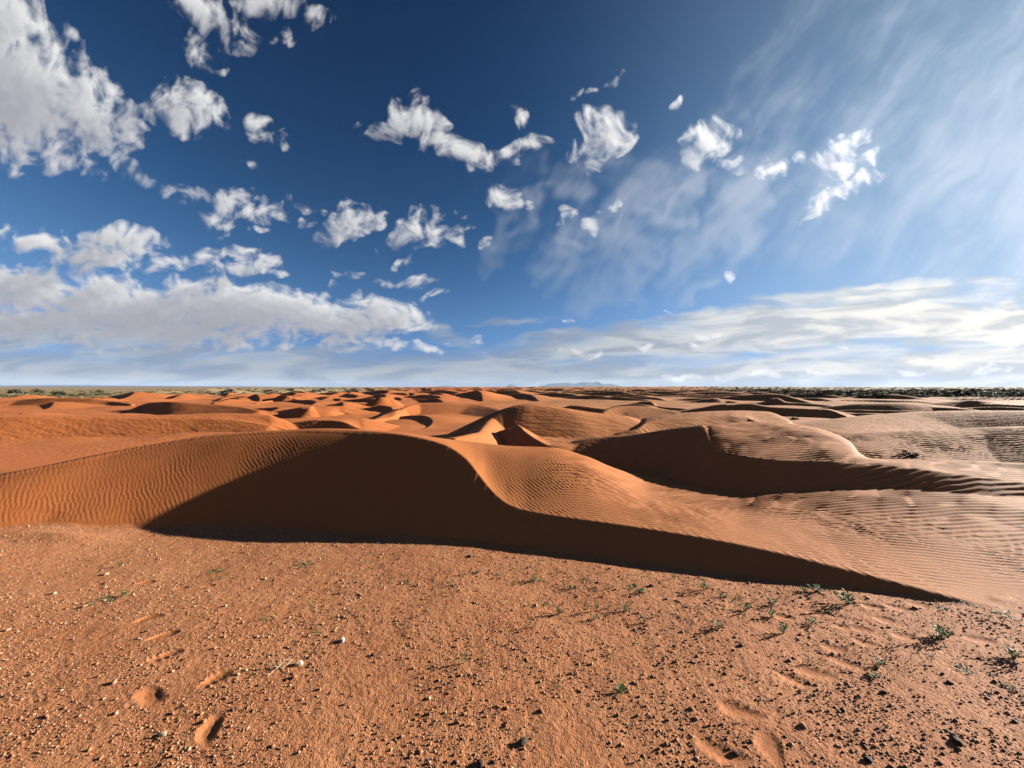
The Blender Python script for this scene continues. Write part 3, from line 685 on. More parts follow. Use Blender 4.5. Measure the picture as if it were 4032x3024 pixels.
o = grid_mesh('ground', faces[fown == 0], SAND); o['kind'] = 'structure'; o['label'] = 'red gravel plain in front and sand sheet between the dunes'
for k, nm in enumerate(DUNES):
    f = faces[fown == k + 1]
    if len(f) < 4: continue
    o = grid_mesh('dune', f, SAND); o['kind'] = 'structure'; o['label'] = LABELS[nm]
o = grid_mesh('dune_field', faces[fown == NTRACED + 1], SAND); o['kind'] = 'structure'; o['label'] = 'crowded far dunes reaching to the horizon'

# ------------------------------------------------------------------ helpers for things
def ground_at(px, py):
    """world point of the terrain seen at a pixel of the photograph (gravel plain)"""
    u, v = float(px_u(px)), float(py_v(py)); d = EYE / v
    for it in range(8):
        d = (EYE - float(height(u * d, d))) / v
    return u * d, d, float(height(u * d, d))

def mesh_obj(name, verts, faces, mat, parent=None, smooth=False, attr=None):
    me = bpy.data.meshes.new(name)
    me.from_pydata([tuple(v) for v in verts], [], [tuple(f) for f in faces])
    if smooth: me.polygons.foreach_set('use_smooth', np.ones(len(faces), bool))
    if attr is not None:
        at = me.attributes.new('tint', 'FLOAT', 'POINT'); at.data.foreach_set('value', np.asarray(attr, np.float32))
    me.materials.append(mat)
    o = bpy.data.objects.new(name, me); COL.objects.link(o)
    if parent is not None: o.parent = parent
    return o

def big_mesh(name, V, Fc, mat, tint=None, smooth=False):
    """many small triangles as one mesh; V (n,3), Fc (m,3)"""
    me = bpy.data.meshes.new(name); nf = len(Fc)
    me.vertices.add(len(V)); me.vertices.foreach_set('co', np.asarray(V, np.float32).ravel())
    me.loops.add(nf * 3); me.loops.foreach_set('vertex_index', np.asarray(Fc, np.int32).ravel())
    me.polygons.add(nf); me.polygons.foreach_set('loop_start', np.arange(0, nf * 3, 3, dtype=np.int32))
    if smooth: me.polygons.foreach_set('use_smooth', np.ones(nf, bool))
    if tint is not None:
        at = me.attributes.new('tint', 'FLOAT', 'POINT'); at.data.foreach_set('value', np.asarray(tint, np.float32))
    me.update(calc_edges=True); me.materials.append(mat)
    o = bpy.data.objects.new(name, me); COL.objects.link(o)
    return o

def thing(name, label, cat, loc, rz=0.0, s=1.0, group=None):
    o = bpy.data.objects.new(name, None); COL.objects.link(o)
    o.location = loc; o.rotation_euler = (0, 0, rz); o.scale = (s, s, s); o.empty_display_size = .02
    o['label'] = label; o['category'] = cat
    if group: o['group'] = group
    return o

def tint_material(name, stops, rough=.9, grain=0.0, transl=0.0):
    """colour from the mesh's own tint attribute"""
    m, nt, out = new_mat(name); b = NB(nt)
    f = b.n('ShaderNodeAttribute', attribute_name='tint').outputs['Fac']
    cr = nt.nodes.new('ShaderNodeValToRGB'); el = cr.color_ramp.elements
    while len(el) < len(stops): el.new(.5)
    for e, (p, c) in zip(el, stops): e.position = p; e.color = (*c, 1)
    nt.links.new(f, cr.inputs[0]); col = cr.outputs[0]
    if grain:
        n = b.noise(b.n('ShaderNodeNewGeometry').outputs['Position'], grain, 3)
        col = b.n('ShaderNodeHueSaturation', ins={2: b.rng(n, .3, .7, .75, 1.2), 4: col}).outputs[0]
    bs = b.n('ShaderNodeBsdfPrincipled', ins={'Base Color': col, 'Roughness': rough, 'Specular IOR Level': .3})
    sh = bs.outputs[0]
    if transl:
        tr_ = b.n('ShaderNodeBsdfTranslucent', ins={0: col}).outputs[0]
        sh = b.n('ShaderNodeMixShader', ins={0: transl, 1: sh, 2: tr_}).outputs[0]
    nt.links.new(sh, out.inputs[0])
    return m

M_STONE = tint_material('stone', [(0, (.022, .014, .011)), (.25, (.085, .036, .019)), (.5, (.19, .078, .035)), (.72, (.235, .12, .062)), (.88, (.28, .185, .115)), (1, (.36, .29, .21))], .85, 300)
M_LEAF = tint_material('herb_leaf', [(0, (.03, .055, .014)), (.5, (.062, .105, .028)), (1, (.115, .165, .052))], .6, 0, .25)
M_STEM = tint_material('herb_stem', [(0, (.08, .09, .035)), (1, (.20, .17, .09))], .8)
M_TWIG = tint_material('dry_twig', [(0, (.28, .2, .11)), (1, (.44, .35, .23))], .8)
M_SCRUB = tint_material('scrub', [(0, (.013, .014, .008)), (.45, (.032, .031, .014)), (.75, (.095, .078, .036)), (1, (.24, .18, .09))], .9, 0, .15)

# ------------------------------------------------------------------ gravel lying on the plain
r2 = np.random.default_rng(21)
ICO = []
_p = (1 + 5 ** .5) / 2
for a, b_ in ((-1, _p), (1, _p), (-1, -_p), (1, -_p)):
    ICO += [(a, b_, 0)]
for a, b_ in ((-1, _p), (1, _p), (-1, -_p), (1, -_p)):
    ICO += [(0, a, b_)]
for a, b_ in ((_p, -1), (_p, 1), (-_p, -1), (-_p, 1)):
    ICO += [(a, 0, b_)]
ICO = np.array(ICO, float) / math.sqrt(1 + _p * _p)
ICOF = np.array([(0, 11, 5), (0, 5, 1), (0, 1, 7), (0, 7, 10), (0, 10, 11), (1, 5, 9), (5, 11, 4), (11, 10, 2), (10, 7, 6), (7, 1, 8), (3, 9, 4), (3, 4, 2), (3, 2, 6), (3, 6, 8), (3, 8, 9), (4, 9, 5), (2, 4, 11), (6, 2, 10), (8, 6, 7), (9, 8, 1)])
OCT = np.array([(1, 0, 0), (-1, 0, 0), (0, 1, 0), (0, -1, 0), (0, 0, 1), (0, 0, -1)], float)
OCTF = np.array([(0, 2, 4), (2, 1, 4), (1, 3, 4), (3, 0, 4), (2, 0, 5), (1, 2, 5), (3, 1, 5), (0, 3, 5)])

def scatter(n, dlo, dhi, rmed, rsig, power, seed):
    r = np.random.default_rng(int(seed * 10))
    t = r.random(n * 3)
    d = (dlo ** (1 - power) + t * (dhi ** (1 - power) - dlo ** (1 - power))) ** (1 / (1 - power))
    u = r.uniform(-1.8, 1.8, n * 3); x = u * d
    j = np.clip(np.searchsorted(uc, u), 0, NU - 1); i = np.clip(np.searchsorted(dr_, d), 0, ND - 1)
    dens = np.clip(.62 + 1.3 * fbm(x / .55, d / .55, 3) + .5 * fbm(x / 2.1, d / 2.1, 2), .06, 1)
    ok = (GRAV[i, j] > .8) & (SMOOTH[i, j] < .15 + .5 * (r.random(n * 3) < .04)) & (r.random(n * 3) < dens)
    x, d, i, j = x[ok][:n], d[ok][:n], i[ok][:n], j[ok][:n]
    rad = np.clip(rmed * np.exp(r.normal(0, rsig, len(x))), .0012, .017)
    rad *= 1 + .12 * (d - 2)
    side = np.clip(.5 - x / 7.0, 0, 1)                       # paler stones lie to the left, dark ones to the right
    tint = np.clip(r.beta(2.2, 2.0, len(x)) * .70 + .17 * side + .13 + r.normal(0, .1, len(x)), 0, 1)
    dark = r.random(len(x)) < .13 - .09 * side
    tint = np.minimum(tint, .86)
    tint[dark] = r.uniform(0, .2, dark.sum())
    return x, d, height(x, d), rad, tint

def pebbles(name, base, bf, data, seed):
    x, y, z, rad, tint = data; n = len(x); r = np.random.default_rng(seed); k = len(base)
    P = base[None] * r.uniform(.70, 1.25, (n, k, 1))
    sc = np.stack([r.uniform(.7, 1.5, n), r.uniform(.7, 1.2, n), r.uniform(.55, 1.0, n)], 1)
    P = P * sc[:, None, :]
    a = r.uniform(0, 6.283, n); ca, sa = np.cos(a)[:, None], np.sin(a)[:, None]
    tl = r.normal(0, .35, n)[:, None]
    py_ = P[..., 1] * np.cos(tl) - P[..., 2] * np.sin(tl); pz_ = P[..., 1] * np.sin(tl) + P[..., 2] * np.cos(tl)
    V = np.stack([P[..., 0] * ca - py_ * sa, P[..., 0] * sa + py_ * ca, pz_], -1) * rad[:, None, None]
    V += np.stack([x, y, z + rad * .2], 1)[:, None, :]
    Fc = bf[None] + (np.arange(n) * k)[:, None, None]
    return big_mesh(name, V.reshape(-1, 3), Fc.reshape(-1, 3), M_STONE, np.repeat(tint, k))
o = pebbles('gravel', ICO, ICOF, scatter(18500, .95, 4.6, .0040, .40, 1.15, 31), 5)
o['kind'] = 'stuff'; o['label'] = 'coarse gravel of tan, cream and dark stones strewn over the red foreground'; o['category'] = 'gravel'
o = pebbles('grit', OCT, OCTF, scatter(31000, .95, 4.7, .0027, .35, .9, 32), 6)
o['kind'] = 'stuff'; o['label'] = 'fine dark and tan grit between the gravel stones in the foreground'; o['category'] = 'grit'

# ------------------------------------------------------------------ single stones
def stone_mesh(seed, flat):
    r = np.random.default_rng(int(seed * 10))
    bm = bmesh.new(); bmesh.ops.create_icosphere(bm, subdivisions=2, radius=1.0)
    for v in bm.verts:
        n_ = v.co.normalized(); q = 1 + .22 * math.sin(n_.x * 2.3 + seed) * math.cos(n_.y * 2.9 - seed) + r.uniform(-.09, .09)
        v.co = Vector((n_.x * 1.1, n_.y * .9, n_.z * flat)) * q
        if v.co.z > .62 * flat: v.co.z = .62 * flat + (v.co.z - .62 * flat) * .3
    return bm
STONES = [(1177, 2617, 28, 'stone', .97, 'larger pale cream stone lying beside the dry twig tangle'), (1348, 2524, 24, 'stone', 1.0, 'pale cream stone alone on open gravel, right of the dry twig tangle'),
          (2566, 2308, 26, 'clod', .06, 'dark brown clod of earth near the shadow edge, among small green plants'), (1890, 3010, 44, 'clod', .05, 'dark clod at the bottom edge, near the middle of the picture'),
          (2060, 2925, 46, 'clod', .04, 'largest dark clod in the middle foreground'), (2898, 2970, 34, 'clod', .08, 'dark clod lying inside the lower right footprint'),
          (2920, 2543, 26, 'clod', .06, 'dark clod on smooth gravel, left of the right-hand footprints'), (3480, 2728, 26, 'clod', .07, 'dark clod on the right, below the sparse green plant'),
          (3770, 2925, 46, 'clod', .05, 'dark clod low on the right, largest on the right-hand gravel'), (3420, 2995, 40, 'clod', .05, 'dark clod at the bottom edge, right of the two smooth footprints'),
          (420, 2262, 18, 'stone', .8, 'small pale stone beside the left-hand row of shallow prints'), (640, 2895, 26, 'stone', .9, 'cream pebble between the two lower left footprints'),
          (3740, 2690, 26, 'clod', .05, 'dark clod alone on the far right gravel'), (1470, 2580, 22, 'clod', .1, 'small dark clod left of the slender green sprig')]
for k, (px, py, w, nm, tint, lab) in enumerate(STONES):
    x, y, z = ground_at(px, py); s = w * EYE / (py - HY) * (.36 if nm == 'clod' else .5)
    bm = stone_mesh(k * 3.1 + 1, .75); me = bpy.data.meshes.new(nm); bm.to_mesh(me); bm.free()
    at = me.attributes.new('tint', 'FLOAT', 'POINT'); at.data.foreach_set('value', np.full(len(me.vertices), tint, np.float32))
    me.materials.append(M_STONE)
    o = bpy.data.objects.new(nm, me); COL.objects.link(o)
    o.location = (x, y, z + s * .35); o.scale = (s, s, s); o.rotation_euler = (0, 0, k * 1.7)
    o['label'] = lab; o['category'] = nm

# ------------------------------------------------------------------ small plants on the gravel
def leaf_geo(V, Fc, T, base, dirv, ln, wd, bend, tint):
    """a pointed leaf, folded along its middle"""
    dirv = dirv.normalized(); side = dirv.cross(Vector((0, 0, 1)))
    if side.length < .01: side = Vector((1, 0, 0))
    side.normalize(); up = side.cross(dirv)
    i = len(V); pts = []
    for t, w in ((0, .12), (.35, 1.0), (.7, .75)):
        c = base + dirv * (ln * t) - Vector((0, 0, bend * ln * t * t))
        pts += [c - side * (wd * w * .5) + up * (wd * w * .18), c, c + side * (wd * w * .5) + up * (wd * w * .18)]
    tip = base + dirv * ln - Vector((0, 0, bend * ln))
    V += pts + [tip]
    for q in (0, 3):
        Fc += [(i + q, i + q + 1, i + q + 4, i + q + 3), (i + q + 1, i + q + 2, i + q + 5, i + q + 4)]
    Fc += [(i + 6, i + 7, i + 9), (i + 7, i + 8, i + 9)]
    T += [tint] * 10

def tube_geo(V, Fc, T, pts, r0, r1, tint, sides=4):
    i = len(V); n = len(pts)
    for k, p in enumerate(pts):
        d = (pts[min(k + 1, n - 1)] - pts[max(k - 1, 0)]).normalized()
        a = d.cross(Vector((.3, .8, .2))).normalized(); b_ = d.cross(a); r = r0 + (r1 - r0) * k / (n - 1)
        for q in range(sides):
            t = 6.283 * q / sides; V.append(p + (a * math.cos(t) + b_ * math.sin(t)) * r)
            T.append(tint)
    for k in range(n - 1):
        for q in range(sides):
            q2 = (q + 1) % sides
            Fc.append((i + k * sides + q, i + k * sides + q2, i + (k + 1) * sides + q2, i + (k + 1) * sides + q))

def make_plant(kind, seed):
    """geometry of one plant about 1 unit tall: stems, list of leaves"""
    r = random.Random(seed); SV, SF, ST, leaves = [], [], [], []
    if kind == 'rosette':
        for k in range(26):
            a = 6.283 * k / 26 * 2.6 + r.uniform(-.2, .2); e = r.uniform(.15, 1.2)
            V, Fc, T = [], [], []
            leaf_geo(V, Fc, T, Vector((0, 0, .02)), Vector((math.cos(a) * math.cos(e), math.sin(a) * math.cos(e), math.sin(e))), r.uniform(.75, 1.15), r.uniform(.07, .11), r.uniform(.05, .35), r.uniform(.35, .95))
            leaves.append((V, Fc, T))
        tube_geo(SV, SF, ST, [Vector((0, 0, -.1)), Vector((0, 0, .08))], .09, .05, .5)
        return SV, SF, ST, leaves
    ns = {'sprig': 5, 'bushy': 10, 'sparse': 4, 'low': 7}[kind]
    for k in range(ns):
        a = 6.283 * k / ns + r.uniform(-.5, .5)
        e = {'sprig': r.uniform(.7, 1.4), 'bushy': r.uniform(.35, 1.35), 'sparse': r.uniform(.4, 1.2), 'low': r.uniform(.1, .6)}[kind]
        ln = r.uniform(.6, 1.0) * (1.15 if kind == 'low' else 1)
        d = Vector((math.cos(a) * math.cos(e), math.sin(a) * math.cos(e), math.sin(e)))
        pts = [Vector((0, 0, -.08))]
        for q in range(1, 5):
            t = q / 4; pts.append(d * (ln * t) + Vector((r.uniform(-.04, .04), r.uniform(-.04, .04), -.12 * t * t * ln * (1 - e / 1.6))))
        tube_geo(SV, SF, ST, pts, .022, .010, r.uniform(.1, .9))
        nl = {'sprig': 9, 'bushy': 9, 'sparse': 4, 'low': 8}[kind]
        for q in range(nl):
            t = r.uniform(.25, 1.0); f = t * 4; b0 = pts[int(min(f, 3))].lerp(pts[int(min(f, 3)) + 1], f - int(min(f, 3)))
            aa = r.uniform(0, 6.283); dv = d * .5 + Vector((math.cos(aa), math.sin(aa), r.uniform(-.1, .7)))
            V, Fc, T = [], [], []
            leaf_geo(V, Fc, T, b0, dv, r.uniform(.16, .30), r.uniform(.08, .15), r.uniform(0, .3), r.uniform(0, 1))
            leaves.append((V, Fc, T))
    return SV, SF, ST, leaves

# px, py of the foot, apparent height px, width px, kind
PLANTS = [(360, 2204, 12, 14, 'sprig'), (473, 2232, 26, 26, 'sprig'), (853, 2252, 20, 52, 'low'), (478, 2257, 10, 16, 'low'), (608, 2280, 12, 20, 'sparse'), (873, 2278, 14, 22, 'sprig'), (490, 2347, 26, 34, 'bushy'),
          (392, 2370, 14, 70, 'low'), (1196, 2227, 12, 60, 'low'), (1367, 2332, 18, 22, 'sprig'), (1231, 2380, 22, 40, 'sparse'), (1050, 2443, 14, 60, 'sparse'), (1247, 2494, 16, 40, 'sparse'), (1305, 2432, 12, 20, 'sparse'),
          (1578, 2272, 12, 18, 'sprig'), (1600, 2292, 14, 30, 'low'), (1768, 2304, 28, 34, 'sparse'), (1847, 2260, 18, 24, 'sprig'), (1885, 2257, 15, 22, 'bushy'), (1432, 2405, 24, 24, 'sprig'), (1683, 2380, 16, 22, 'sprig'),
          (1756, 2335, 14, 20, 'sparse'), (1962, 2262, 10, 18, 'low'), (2104, 2286, 18, 40, 'bushy'), (2063, 2295, 14, 18, 'sprig'), (2022, 2302, 10, 24, 'low'), (2135, 2288, 12, 26, 'low'), (2243, 2320, 18, 34, 'bushy'), (2202, 2313, 12, 20, 'low'),
          (2306, 2280, 12, 30, 'low'), (2234, 2248, 18, 22, 'sprig'), (2338, 2323, 12, 26, 'low'), (2411, 2317, 14, 20, 'sprig'), (2389, 2254, 14, 22, 'sprig'), (2506, 2318, 18, 58, 'low'), (2528, 2333, 16, 28, 'bushy'),
          (2525, 2270, 14, 50, 'sparse'), (2655, 2279, 22, 14, 'sprig'), (2199, 2418, 28, 58, 'bushy'), (2079, 2386, 12, 20, 'sprig'), (2148, 2383, 12, 22, 'low'), (2348, 2405, 36, 30, 'sprig'), (2341, 2440, 24, 30, 'bushy'),
          (2395, 2396, 14, 20, 'bushy'), (2465, 2405, 28, 40, 'bushy'), (2537, 2450, 22, 24, 'bushy'), (2579, 2431, 16, 20, 'sprig'), (2104, 2470, 42, 40, 'sparse'), (1825, 2612, 46, 40, 'sprig'), (2414, 2574, 28, 24, 'sprig'),
          (2443, 2722, 60, 84, 'rosette'), (2196, 2710, 16, 18, 'sprig'), (2771, 2323, 42, 36, 'bushy'), (2841, 2352, 20, 36, 'bushy'), (2917, 2355, 18, 28, 'low'), (2971, 2371, 30, 26, 'sprig'), (3040, 2383, 30, 46, 'bushy'),
          (2939, 2405, 30, 46, 'bushy'), (3037, 2431, 34, 42, 'bushy'), (2755, 2396, 20, 48, 'sparse'), (2831, 2475, 34, 46, 'bushy'), (3085, 2494, 46, 36, 'bushy'), (3199, 2456, 26, 46, 'bushy'), (3167, 2330, 22, 32, 'bushy'),
          (3218, 2330, 28, 56, 'bushy'), (3335, 2380, 60, 72, 'bushy'), (3180, 2614, 26, 28, 'sprig'), (3468, 2618, 26, 46, 'bushy'), (3445, 2668, 22, 46, 'bushy'), (3711, 2514, 62, 76, 'bushy'), (3993, 2590, 52, 92, 'bushy'),
          (3506, 2552, 32, 36, 'sparse'), (3797, 2637, 18, 50, 'low'), (3708, 2393, 16, 40, 'low'), (3955, 2418, 18, 60, 'low'), (3898, 2434, 20, 30, 'sprig'), (3974, 2703, 18, 36, 'low'), (3670, 2583, 18, 26, 'low')]
ORD = ['first', 'second', 'third', 'fourth', 'fifth', 'sixth', 'seventh', 'eighth', 'ninth', 'tenth', 'eleventh', 'twelfth', 'thirteenth', 'fourteenth', 'fifteenth', 'sixteenth', 'seventeenth', 'eighteenth', 'nineteenth', 'twentieth',
       'twenty-first', 'twenty-second', 'twenty-third', 'twenty-fourth', 'twenty-fifth', 'twenty-sixth', 'twenty-seventh', 'twenty-eighth', 'twenty-ninth', 'thirtieth']
def zone(px, py):
    if px < 1320: return 'on the left-hand gravel'
    if py > 2500: return 'in the near foreground'
    if py < 2345 and px < 2700: return 'along the edge of the dune shadow'
    if px >= 2700: return 'in the right-hand cluster below the crest'
    return 'on the middle gravel'
SPECIAL = {(2443, 2722): 'spiky green rosette of narrow leaves, alone on the open foreground gravel', (3335, 2380): 'bright leafy green plant, tallest at the tip of the dune shadow',
           (3711, 2514): 'large bushy green plant with a long shadow on the right', (3993, 2590): 'broad grey-green plant cut off by the right edge of the picture',
           (1825, 2612): 'slender upright green sprig alone in the middle foreground', (490, 2347): 'dark green leafy plant with a trailing neighbour, beside the left footprints',
           (392, 2370): 'low trailing green plant lying flat beside the dark leafy one', (2199, 2418): 'dark bushy plant, broadest on the middle gravel',
           (2104, 2470): 'tall thin twiggy plant with few leaves on the middle gravel', (2771, 2323): 'upright leafy green plant standing against the dark dune shadow'}
KN = {'sprig': 'upright green sprig', 'bushy': 'bushy green plant', 'sparse': 'thin twiggy plant', 'low': 'low spreading plant', 'rosette': 'rosette'}
zc = {}
protos = {}
for kind in ('sprig', 'bushy', 'sparse', 'low'):
    protos[kind] = []
    for v in range(3):
        SV, SF, ST, lv = make_plant(kind, 11 * v + len(kind))
        st = bpy.data.meshes.new('stem'); st.from_pydata([tuple(p) for p in SV], [], SF)
        at = st.attributes.new('tint', 'FLOAT', 'POINT'); at.data.foreach_set('value', np.array(ST, np.float32)); st.materials.append(M_STEM)
        V, Fc, T = [], [], []
        for (a, f, t) in lv:
            i = len(V); V += a; Fc += [tuple(q + i for q in ff) for ff in f]; T += t
        fo = bpy.data.meshes.new('foliage'); fo.from_pydata([tuple(p) for p in V], [], Fc)
        at = fo.attributes.new('tint', 'FLOAT', 'POINT'); at.data.foreach_set('value', np.array(T, np.float32)); fo.materials.append(M_LEAF)
        protos[kind].append((st, fo))
for k, (px, py, h, w, kind) in enumerate(sorted(PLANTS)):
    zn = zone(px, py); key = (zn, kind)
    if (px, py) in SPECIAL: lab = SPECIAL[(px, py)]
    else:
        zc[key] = zc.get(key, 0) + 1
        lab = '%s, %s such from the left %s' % (KN[kind], ORD[zc[key] - 1], zn)
    x, y, z = ground_at(px, py)
    mpp = EYE / (py - HY); s = max(h, .55 * w) * mpp * 1.08
    t = thing('desert_herb' if kind != 'rosette' else 'grass_rosette', lab, 'plant', (x, y, z), k * 2.4, s, 'small green plants on the gravel')
    if kind == 'rosette' or max(h, w) >= 58 and kind == 'bushy':          # large enough to tell the leaves apart
        SV, SF, ST, lv = make_plant(kind, 100 + k)
        o = mesh_obj('stem', SV, SF, M_STEM, t, attr=ST)
        for (a, f, tt) in lv: mesh_obj('leaf', a, f, M_LEAF, t, attr=tt)
        if kind == 'rosette': t.scale = (s * .62,) * 3
    else:
        st, fo = protos[kind][k % 3]
        o = bpy.data.objects.new('stem', st); COL.objects.link(o); o.parent = t
        o = bpy.data.objects.new('foliage', fo); COL.objects.link(o); o.parent = t; o['kind'] = 'stuff'
        hw = (w * mpp) / max(s * 1.3, 1e-4)
        t.scale = (s * min(max(hw, .7), 1.5), s * min(max(hw, .7), 1.5), s * (min(max(h / max(.55 * w, h), .45), 1.0)))

# dry tangle of pale twigs
x, y, z = ground_at(1101, 2628); r = random.Random(4)
t = thing('dry_twig_tangle', 'pale dry tangle of leafless twigs beside the cream stone', 'dry plant', (x, y, z), 0, 1.0)
for k in range(16):
    a = r.uniform(0, 6.283); p = Vector((r.uniform(-.02, .02), r.uniform(-.01, .01), 0)); pts = [p.copy()]
    d = Vector((math.cos(a) * .6, math.sin(a) * .4, r.uniform(.2, .9)))
    for q in range(7):
        d = (d + Vector((r.uniform(-.5, .5), r.uniform(-.5, .5), r.uniform(-.55, .25)))).normalized()
        p = p + d * r.uniform(.008, .016); p.z = max(p.z, .003); pts.append(p.copy())
    V, Fc, T = [], [], []
    tube_geo(V, Fc, T, pts, .0014, .0007, r.random())
    mesh_obj('twig', V, Fc, M_TWIG, t, attr=T)

# ------------------------------------------------------------------ scrub on the far plains
def tufts(name, pts, seed, w, h, tris, tint_lo, tint_hi, lab, kind='stuff', flat=False):
    """clumps of small blades and leaf faces; pts (n,3)"""
    r = np.random.default_rng(seed); n = len(pts); k = tris
    sz = r.uniform(.55, 1.35, n)
    c = r.normal(0, 1, (n, k, 3)); c /= np.linalg.norm(c, axis=2, keepdims=True) + 1e-6
    c *= r.random((n, k, 1)) ** .4
    c[..., 2] = np.abs(c[..., 2])
    ctr = c * np.stack([w * sz, w * sz, h * sz], 1)[:, None, :]
    tri = r.normal(0, 1, (n, k, 3, 3)) * (np.array([w, w, h]) * .24)[None, None, None] * sz[:, None, None, None]
    V = ctr[:, :, None, :] + tri + pts[:, None, None, :]
    V[..., 2] = np.maximum(V[..., 2], pts[:, None, None, 2] - .05)
    base_t = r.uniform(tint_lo, tint_hi, n)
    T = np.clip(base_t[:, None, None] + r.normal(0, .06, (n, k, 1)), 0, 1) + np.zeros((n, k, 3))
    return V.reshape(-1, 3), np.arange(n * k * 3).reshape(-1, 3), T.ravel()

def plain_points(n, ulo, uhi, dlo, dhi, seed, edge):
    r = np.random.default_rng(seed); u = r.uniform(ulo, uhi, n)
    t = r.random(n); d = 1 / (1 / dlo + t * (1 / dhi - 1 / dlo))              # even in picture rows
    x = u * d; ok = edge(u, d, r.random(n))
    x, d = x[ok], d[ok]
    return np.stack([x, d, height(x, d) - .03], 1)

def near_edge_right(u, d, q): return d > 52 + 110 * np.clip(.78 - u, 0, 1) + 60 * np.clip(.62 - u, 0, 1) + 14 * (q - .5)
def near_edge_left(u, d, q): return d > 50 + 60 * np.clip(u + 1.0, 0, 2) ** 1.2 + 10 * (q - .5)

pr = plain_points(4300, .50, 1.9, 50, 560, 41, near_edge_right)
V, Fc, T = tufts('scrub', pr, 42, .8, .36, 26, .0, .34, '')
o = big_mesh('scrub', V, Fc, M_SCRUB, T); o['kind'] = 'stuff'; o['label'] = 'belt of dark low scrub along the right-hand horizon'; o['category'] = 'scrub'
pl_ = plain_points(5200, -1.9, -.28, 46, 560, 43, near_edge_left)
V, Fc, T = tufts('dry_grass', pl_, 44, .55, .15, 14, .55, .98, '')
o = big_mesh('dry_grass', V, Fc, M_SCRUB, T); o['kind'] = 'stuff'; o['label'] = 'pale dry grass over the left-hand plain below the horizon'; o['category'] = 'grass'
pl2 = plain_points(520, -1.9, -.28, 52, 560, 45, near_edge_left)
V, Fc, T = tufts('scrub', pl2, 46, .7, .28, 24, .15, .5, '')
o = big_mesh('scrub', V, Fc, M_SCRUB, T); o['kind'] = 'stuff'; o['label'] = 'dark scrub dotted over the dry grass of the left-hand plain'; o['category'] = 'scrub'

# shrubs that stand by themselves, clear of the belt
SHRUBS = [(3392, 1565, 34, 'dark round shrub on pale sand, left of the two on the right'), (3476, 1569, 60, 'wide dark shrub with bare branches on the right-hand dunes'), (3450, 1560, 20, 'small dark shrub just behind the wide branching one'),
          (3130, 1653, 34, 'small dark twiggy shrub on flat sand right of the stepped dune'), (3585, 1796, 46, 'dark twisted dead shrub on the rippled right-hand slope'), (3560, 1556, 60, 'long dark shrub at the near edge of the right scrub belt'), (2905, 1513, 26, 'rounded shrub breaking the skyline where the right scrub begins'),
          (3790, 1562, 60, 'dark broad shrub at the foot of the right scrub belt'), (3690, 1560, 50, 'dark shrub left of the broad one under the scrub belt'), (145, 1545, 26, 'dark shrub nearest the middle of the left grass plain'),
          (62, 1549, 40, 'wide dark shrub at the far left on dry grass'), (392, 1546, 26, 'dark shrub where the left grass meets the dunes'), (235, 1555, 30, 'olive shrub at the near edge of the left grass')]
for k, (px, py, w, lab) in enumerate(SHRUBS):
    u, v = float(px_u(px)), float(py_v(py))
    if v > .0005:
        ds = dr_[(dr_ > 6)]; zz = height(u * ds, ds); hit = np.nonzero(zz >= EYE - v * ds)[0]
        d = float(ds[hit[0]]) if len(hit) else 90.0
    else: d = 120.0
    z = float(height(u * d, d)); s = w / F_PX * d
    r = np.random.default_rng(60 + k)
    t = thing('desert_shrub', lab, 'shrub', (u * d, d, z - .02), k * 1.3, 1.0, 'shrubs beyond the dunes')
    SV, SF, ST = [], [], []
    for q in range(6):
        a = r.uniform(0, 6.28); e = r.uniform(.3, 1.2); ln = s * r.uniform(.35, .55)
        dd = Vector((math.cos(a) * math.cos(e), math.sin(a) * math.cos(e), math.sin(e)))
        tube_geo(SV, SF, ST, [Vector((0, 0, -.05 * s)), dd * ln * .5 + Vector((0, 0, .02 * s)), dd * ln], .025 * s, .012 * s, .0, 4)
    mesh_obj('branch', SV, SF, M_SCRUB, t, attr=ST)
    V, Fc, T = tufts('foliage', np.zeros((1, 3)), 70 + k, s * .5, s * .38, 70, .0, .3, '')
    o = big_mesh('foliage', V, Fc, M_SCRUB, T); o.parent = t; o['kind'] = 'stuff'

# ------------------------------------------------------------------ far ground, blue mountains, haze
def flat_material(name, col, rough=.95, scale=.02):
    m, nt, out = new_mat(name); b = NB(nt)
    n = b.noise(b.n('ShaderNodeNewGeometry').outputs['Position'], scale, 5, .6)
    c = b.mix(b.rng(n, .3, .7), tuple(x * .75 for x in col) + (1,), tuple(min(1, x * 1.2) for x in col) + (1,))
    bs = b.n('ShaderNodeBsdfPrincipled', ins={'Base Color': c, 'Roughness': rough, 'Specular IOR Level': .1})
    nt.links.new(bs.outputs[0], out.inputs[0]); return m
V, Fc = [], []
R = [0.0, 30, 120, 500, 2000, 8000, 28000]
for r_ in R[1:]:
    for q in range(48): V.append((r_ * math.cos(q / 48 * 6.28318), r_ * math.sin(q / 48 * 6.28318), -.45))
V.append((0, 0, -.45)); c_ = len(V) - 1
for q in range(48):
    q2 = (q + 1) % 48; Fc.append((c_, q, q2))
    for k in range(len(R) - 2): Fc.append((k * 48 + q, (k + 1) * 48 + q, (k + 1) * 48 + q2, k * 48 + q2))
o = mesh_obj('desert_plain', V, Fc, flat_material('far_plain', (.22, .12, .065), scale=.01)); o['kind'] = 'structure'; o['label'] = 'flat desert plain reaching to the horizon'

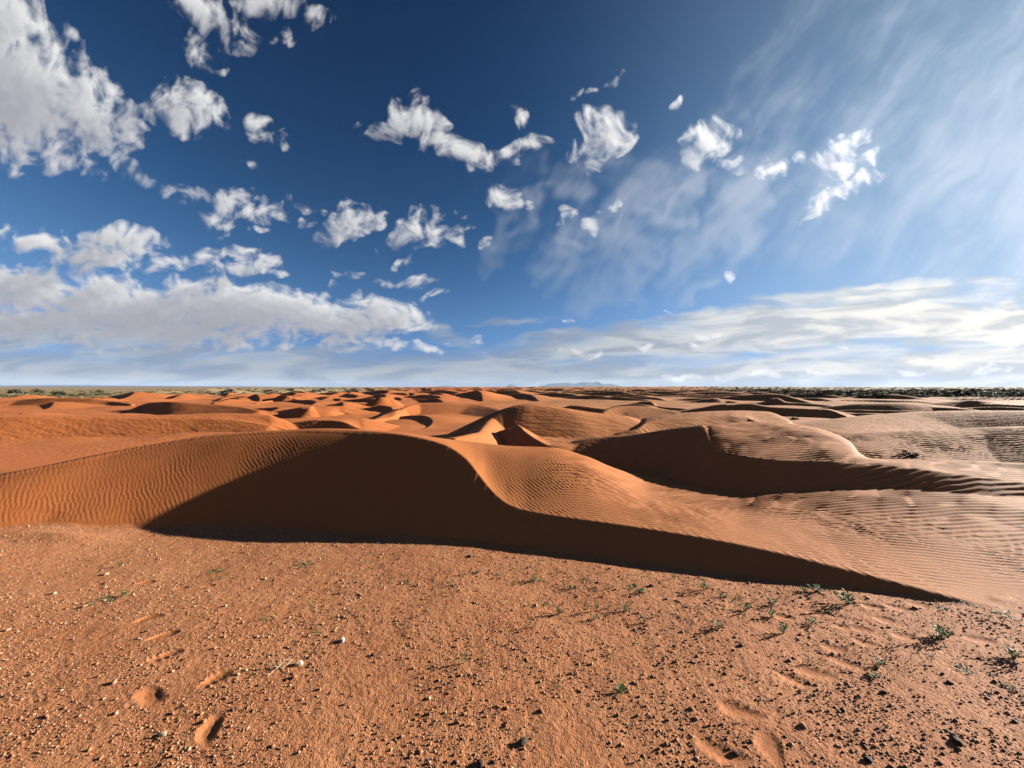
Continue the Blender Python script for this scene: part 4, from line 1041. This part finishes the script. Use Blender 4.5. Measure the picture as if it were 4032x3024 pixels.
M_ROCK = flat_material('mountain_rock', (.035, .042, .055), scale=.002)  # rock tinted blue: some of the distance haze is put into its colour
def mountain(prof, dist, lab, seed):
    """prof: (px, row of the skyline); a ridge with real depth"""
    px = np.linspace(prof[0][0], prof[-1][0], 60); py = pchip([p[0] for p in prof], [p[1] for p in prof], px)
    hgt = (1524.5 - py) / F_PX * dist; x = px_u(px) * dist
    nv = 18; V, Fc = [], []
    for j in range(nv):
        t = j / (nv - 1) * 2 - 1; f = max(0.0, 1 - abs(t)) ** 1.15
        for i in range(60):
            rg = float(noise2(np.array([x[i] / 700. + seed]), np.array([t * 2.5]))[0])
            V.append((x[i], dist + t * 2600 + 300 * rg, max(-.4, hgt[i] * f * (1 + (.5 * rg if abs(t) > .05 else 0) * (1 - f)))))
    for j in range(nv - 1):
        for i in range(59): Fc.append((j * 60 + i, j * 60 + i + 1, (j + 1) * 60 + i + 1, (j + 1) * 60 + i))
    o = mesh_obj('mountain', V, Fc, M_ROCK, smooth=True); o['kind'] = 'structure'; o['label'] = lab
    return o
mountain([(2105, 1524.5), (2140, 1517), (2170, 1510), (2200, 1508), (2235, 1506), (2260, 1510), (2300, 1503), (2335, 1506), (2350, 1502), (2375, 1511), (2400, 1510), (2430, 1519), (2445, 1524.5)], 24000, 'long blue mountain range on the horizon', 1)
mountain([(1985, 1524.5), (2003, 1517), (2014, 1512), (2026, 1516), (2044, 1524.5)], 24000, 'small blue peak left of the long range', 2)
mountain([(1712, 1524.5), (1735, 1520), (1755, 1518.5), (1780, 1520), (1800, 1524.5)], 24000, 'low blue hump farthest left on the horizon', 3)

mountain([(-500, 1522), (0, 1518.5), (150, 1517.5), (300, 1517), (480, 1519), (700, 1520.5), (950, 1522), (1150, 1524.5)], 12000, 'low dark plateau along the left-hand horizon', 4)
bm = bmesh.new(); bmesh.ops.create_cube(bm, size=1.0)
for v in bm.verts: v.co = Vector((v.co.x * 60000, 13500 + v.co.y * 32000, -1.5 + (v.co.z + .5) * 395))
me = bpy.data.meshes.new('haze'); bm.to_mesh(me); bm.free()
m, nt, out = new_mat('haze_air')
pv = nt.nodes.new('ShaderNodeVolumePrincipled'); pv.inputs['Color'].default_value = (.38, .50, .70, 1); pv.inputs['Density'].default_value = 2.0e-5; pv.inputs['Anisotropy'].default_value = 0.0
nt.links.new(pv.outputs[0], out.inputs['Volume'])
me.materials.append(m); o = bpy.data.objects.new('haze', me); COL.objects.link(o); o['kind'] = 'stuff'
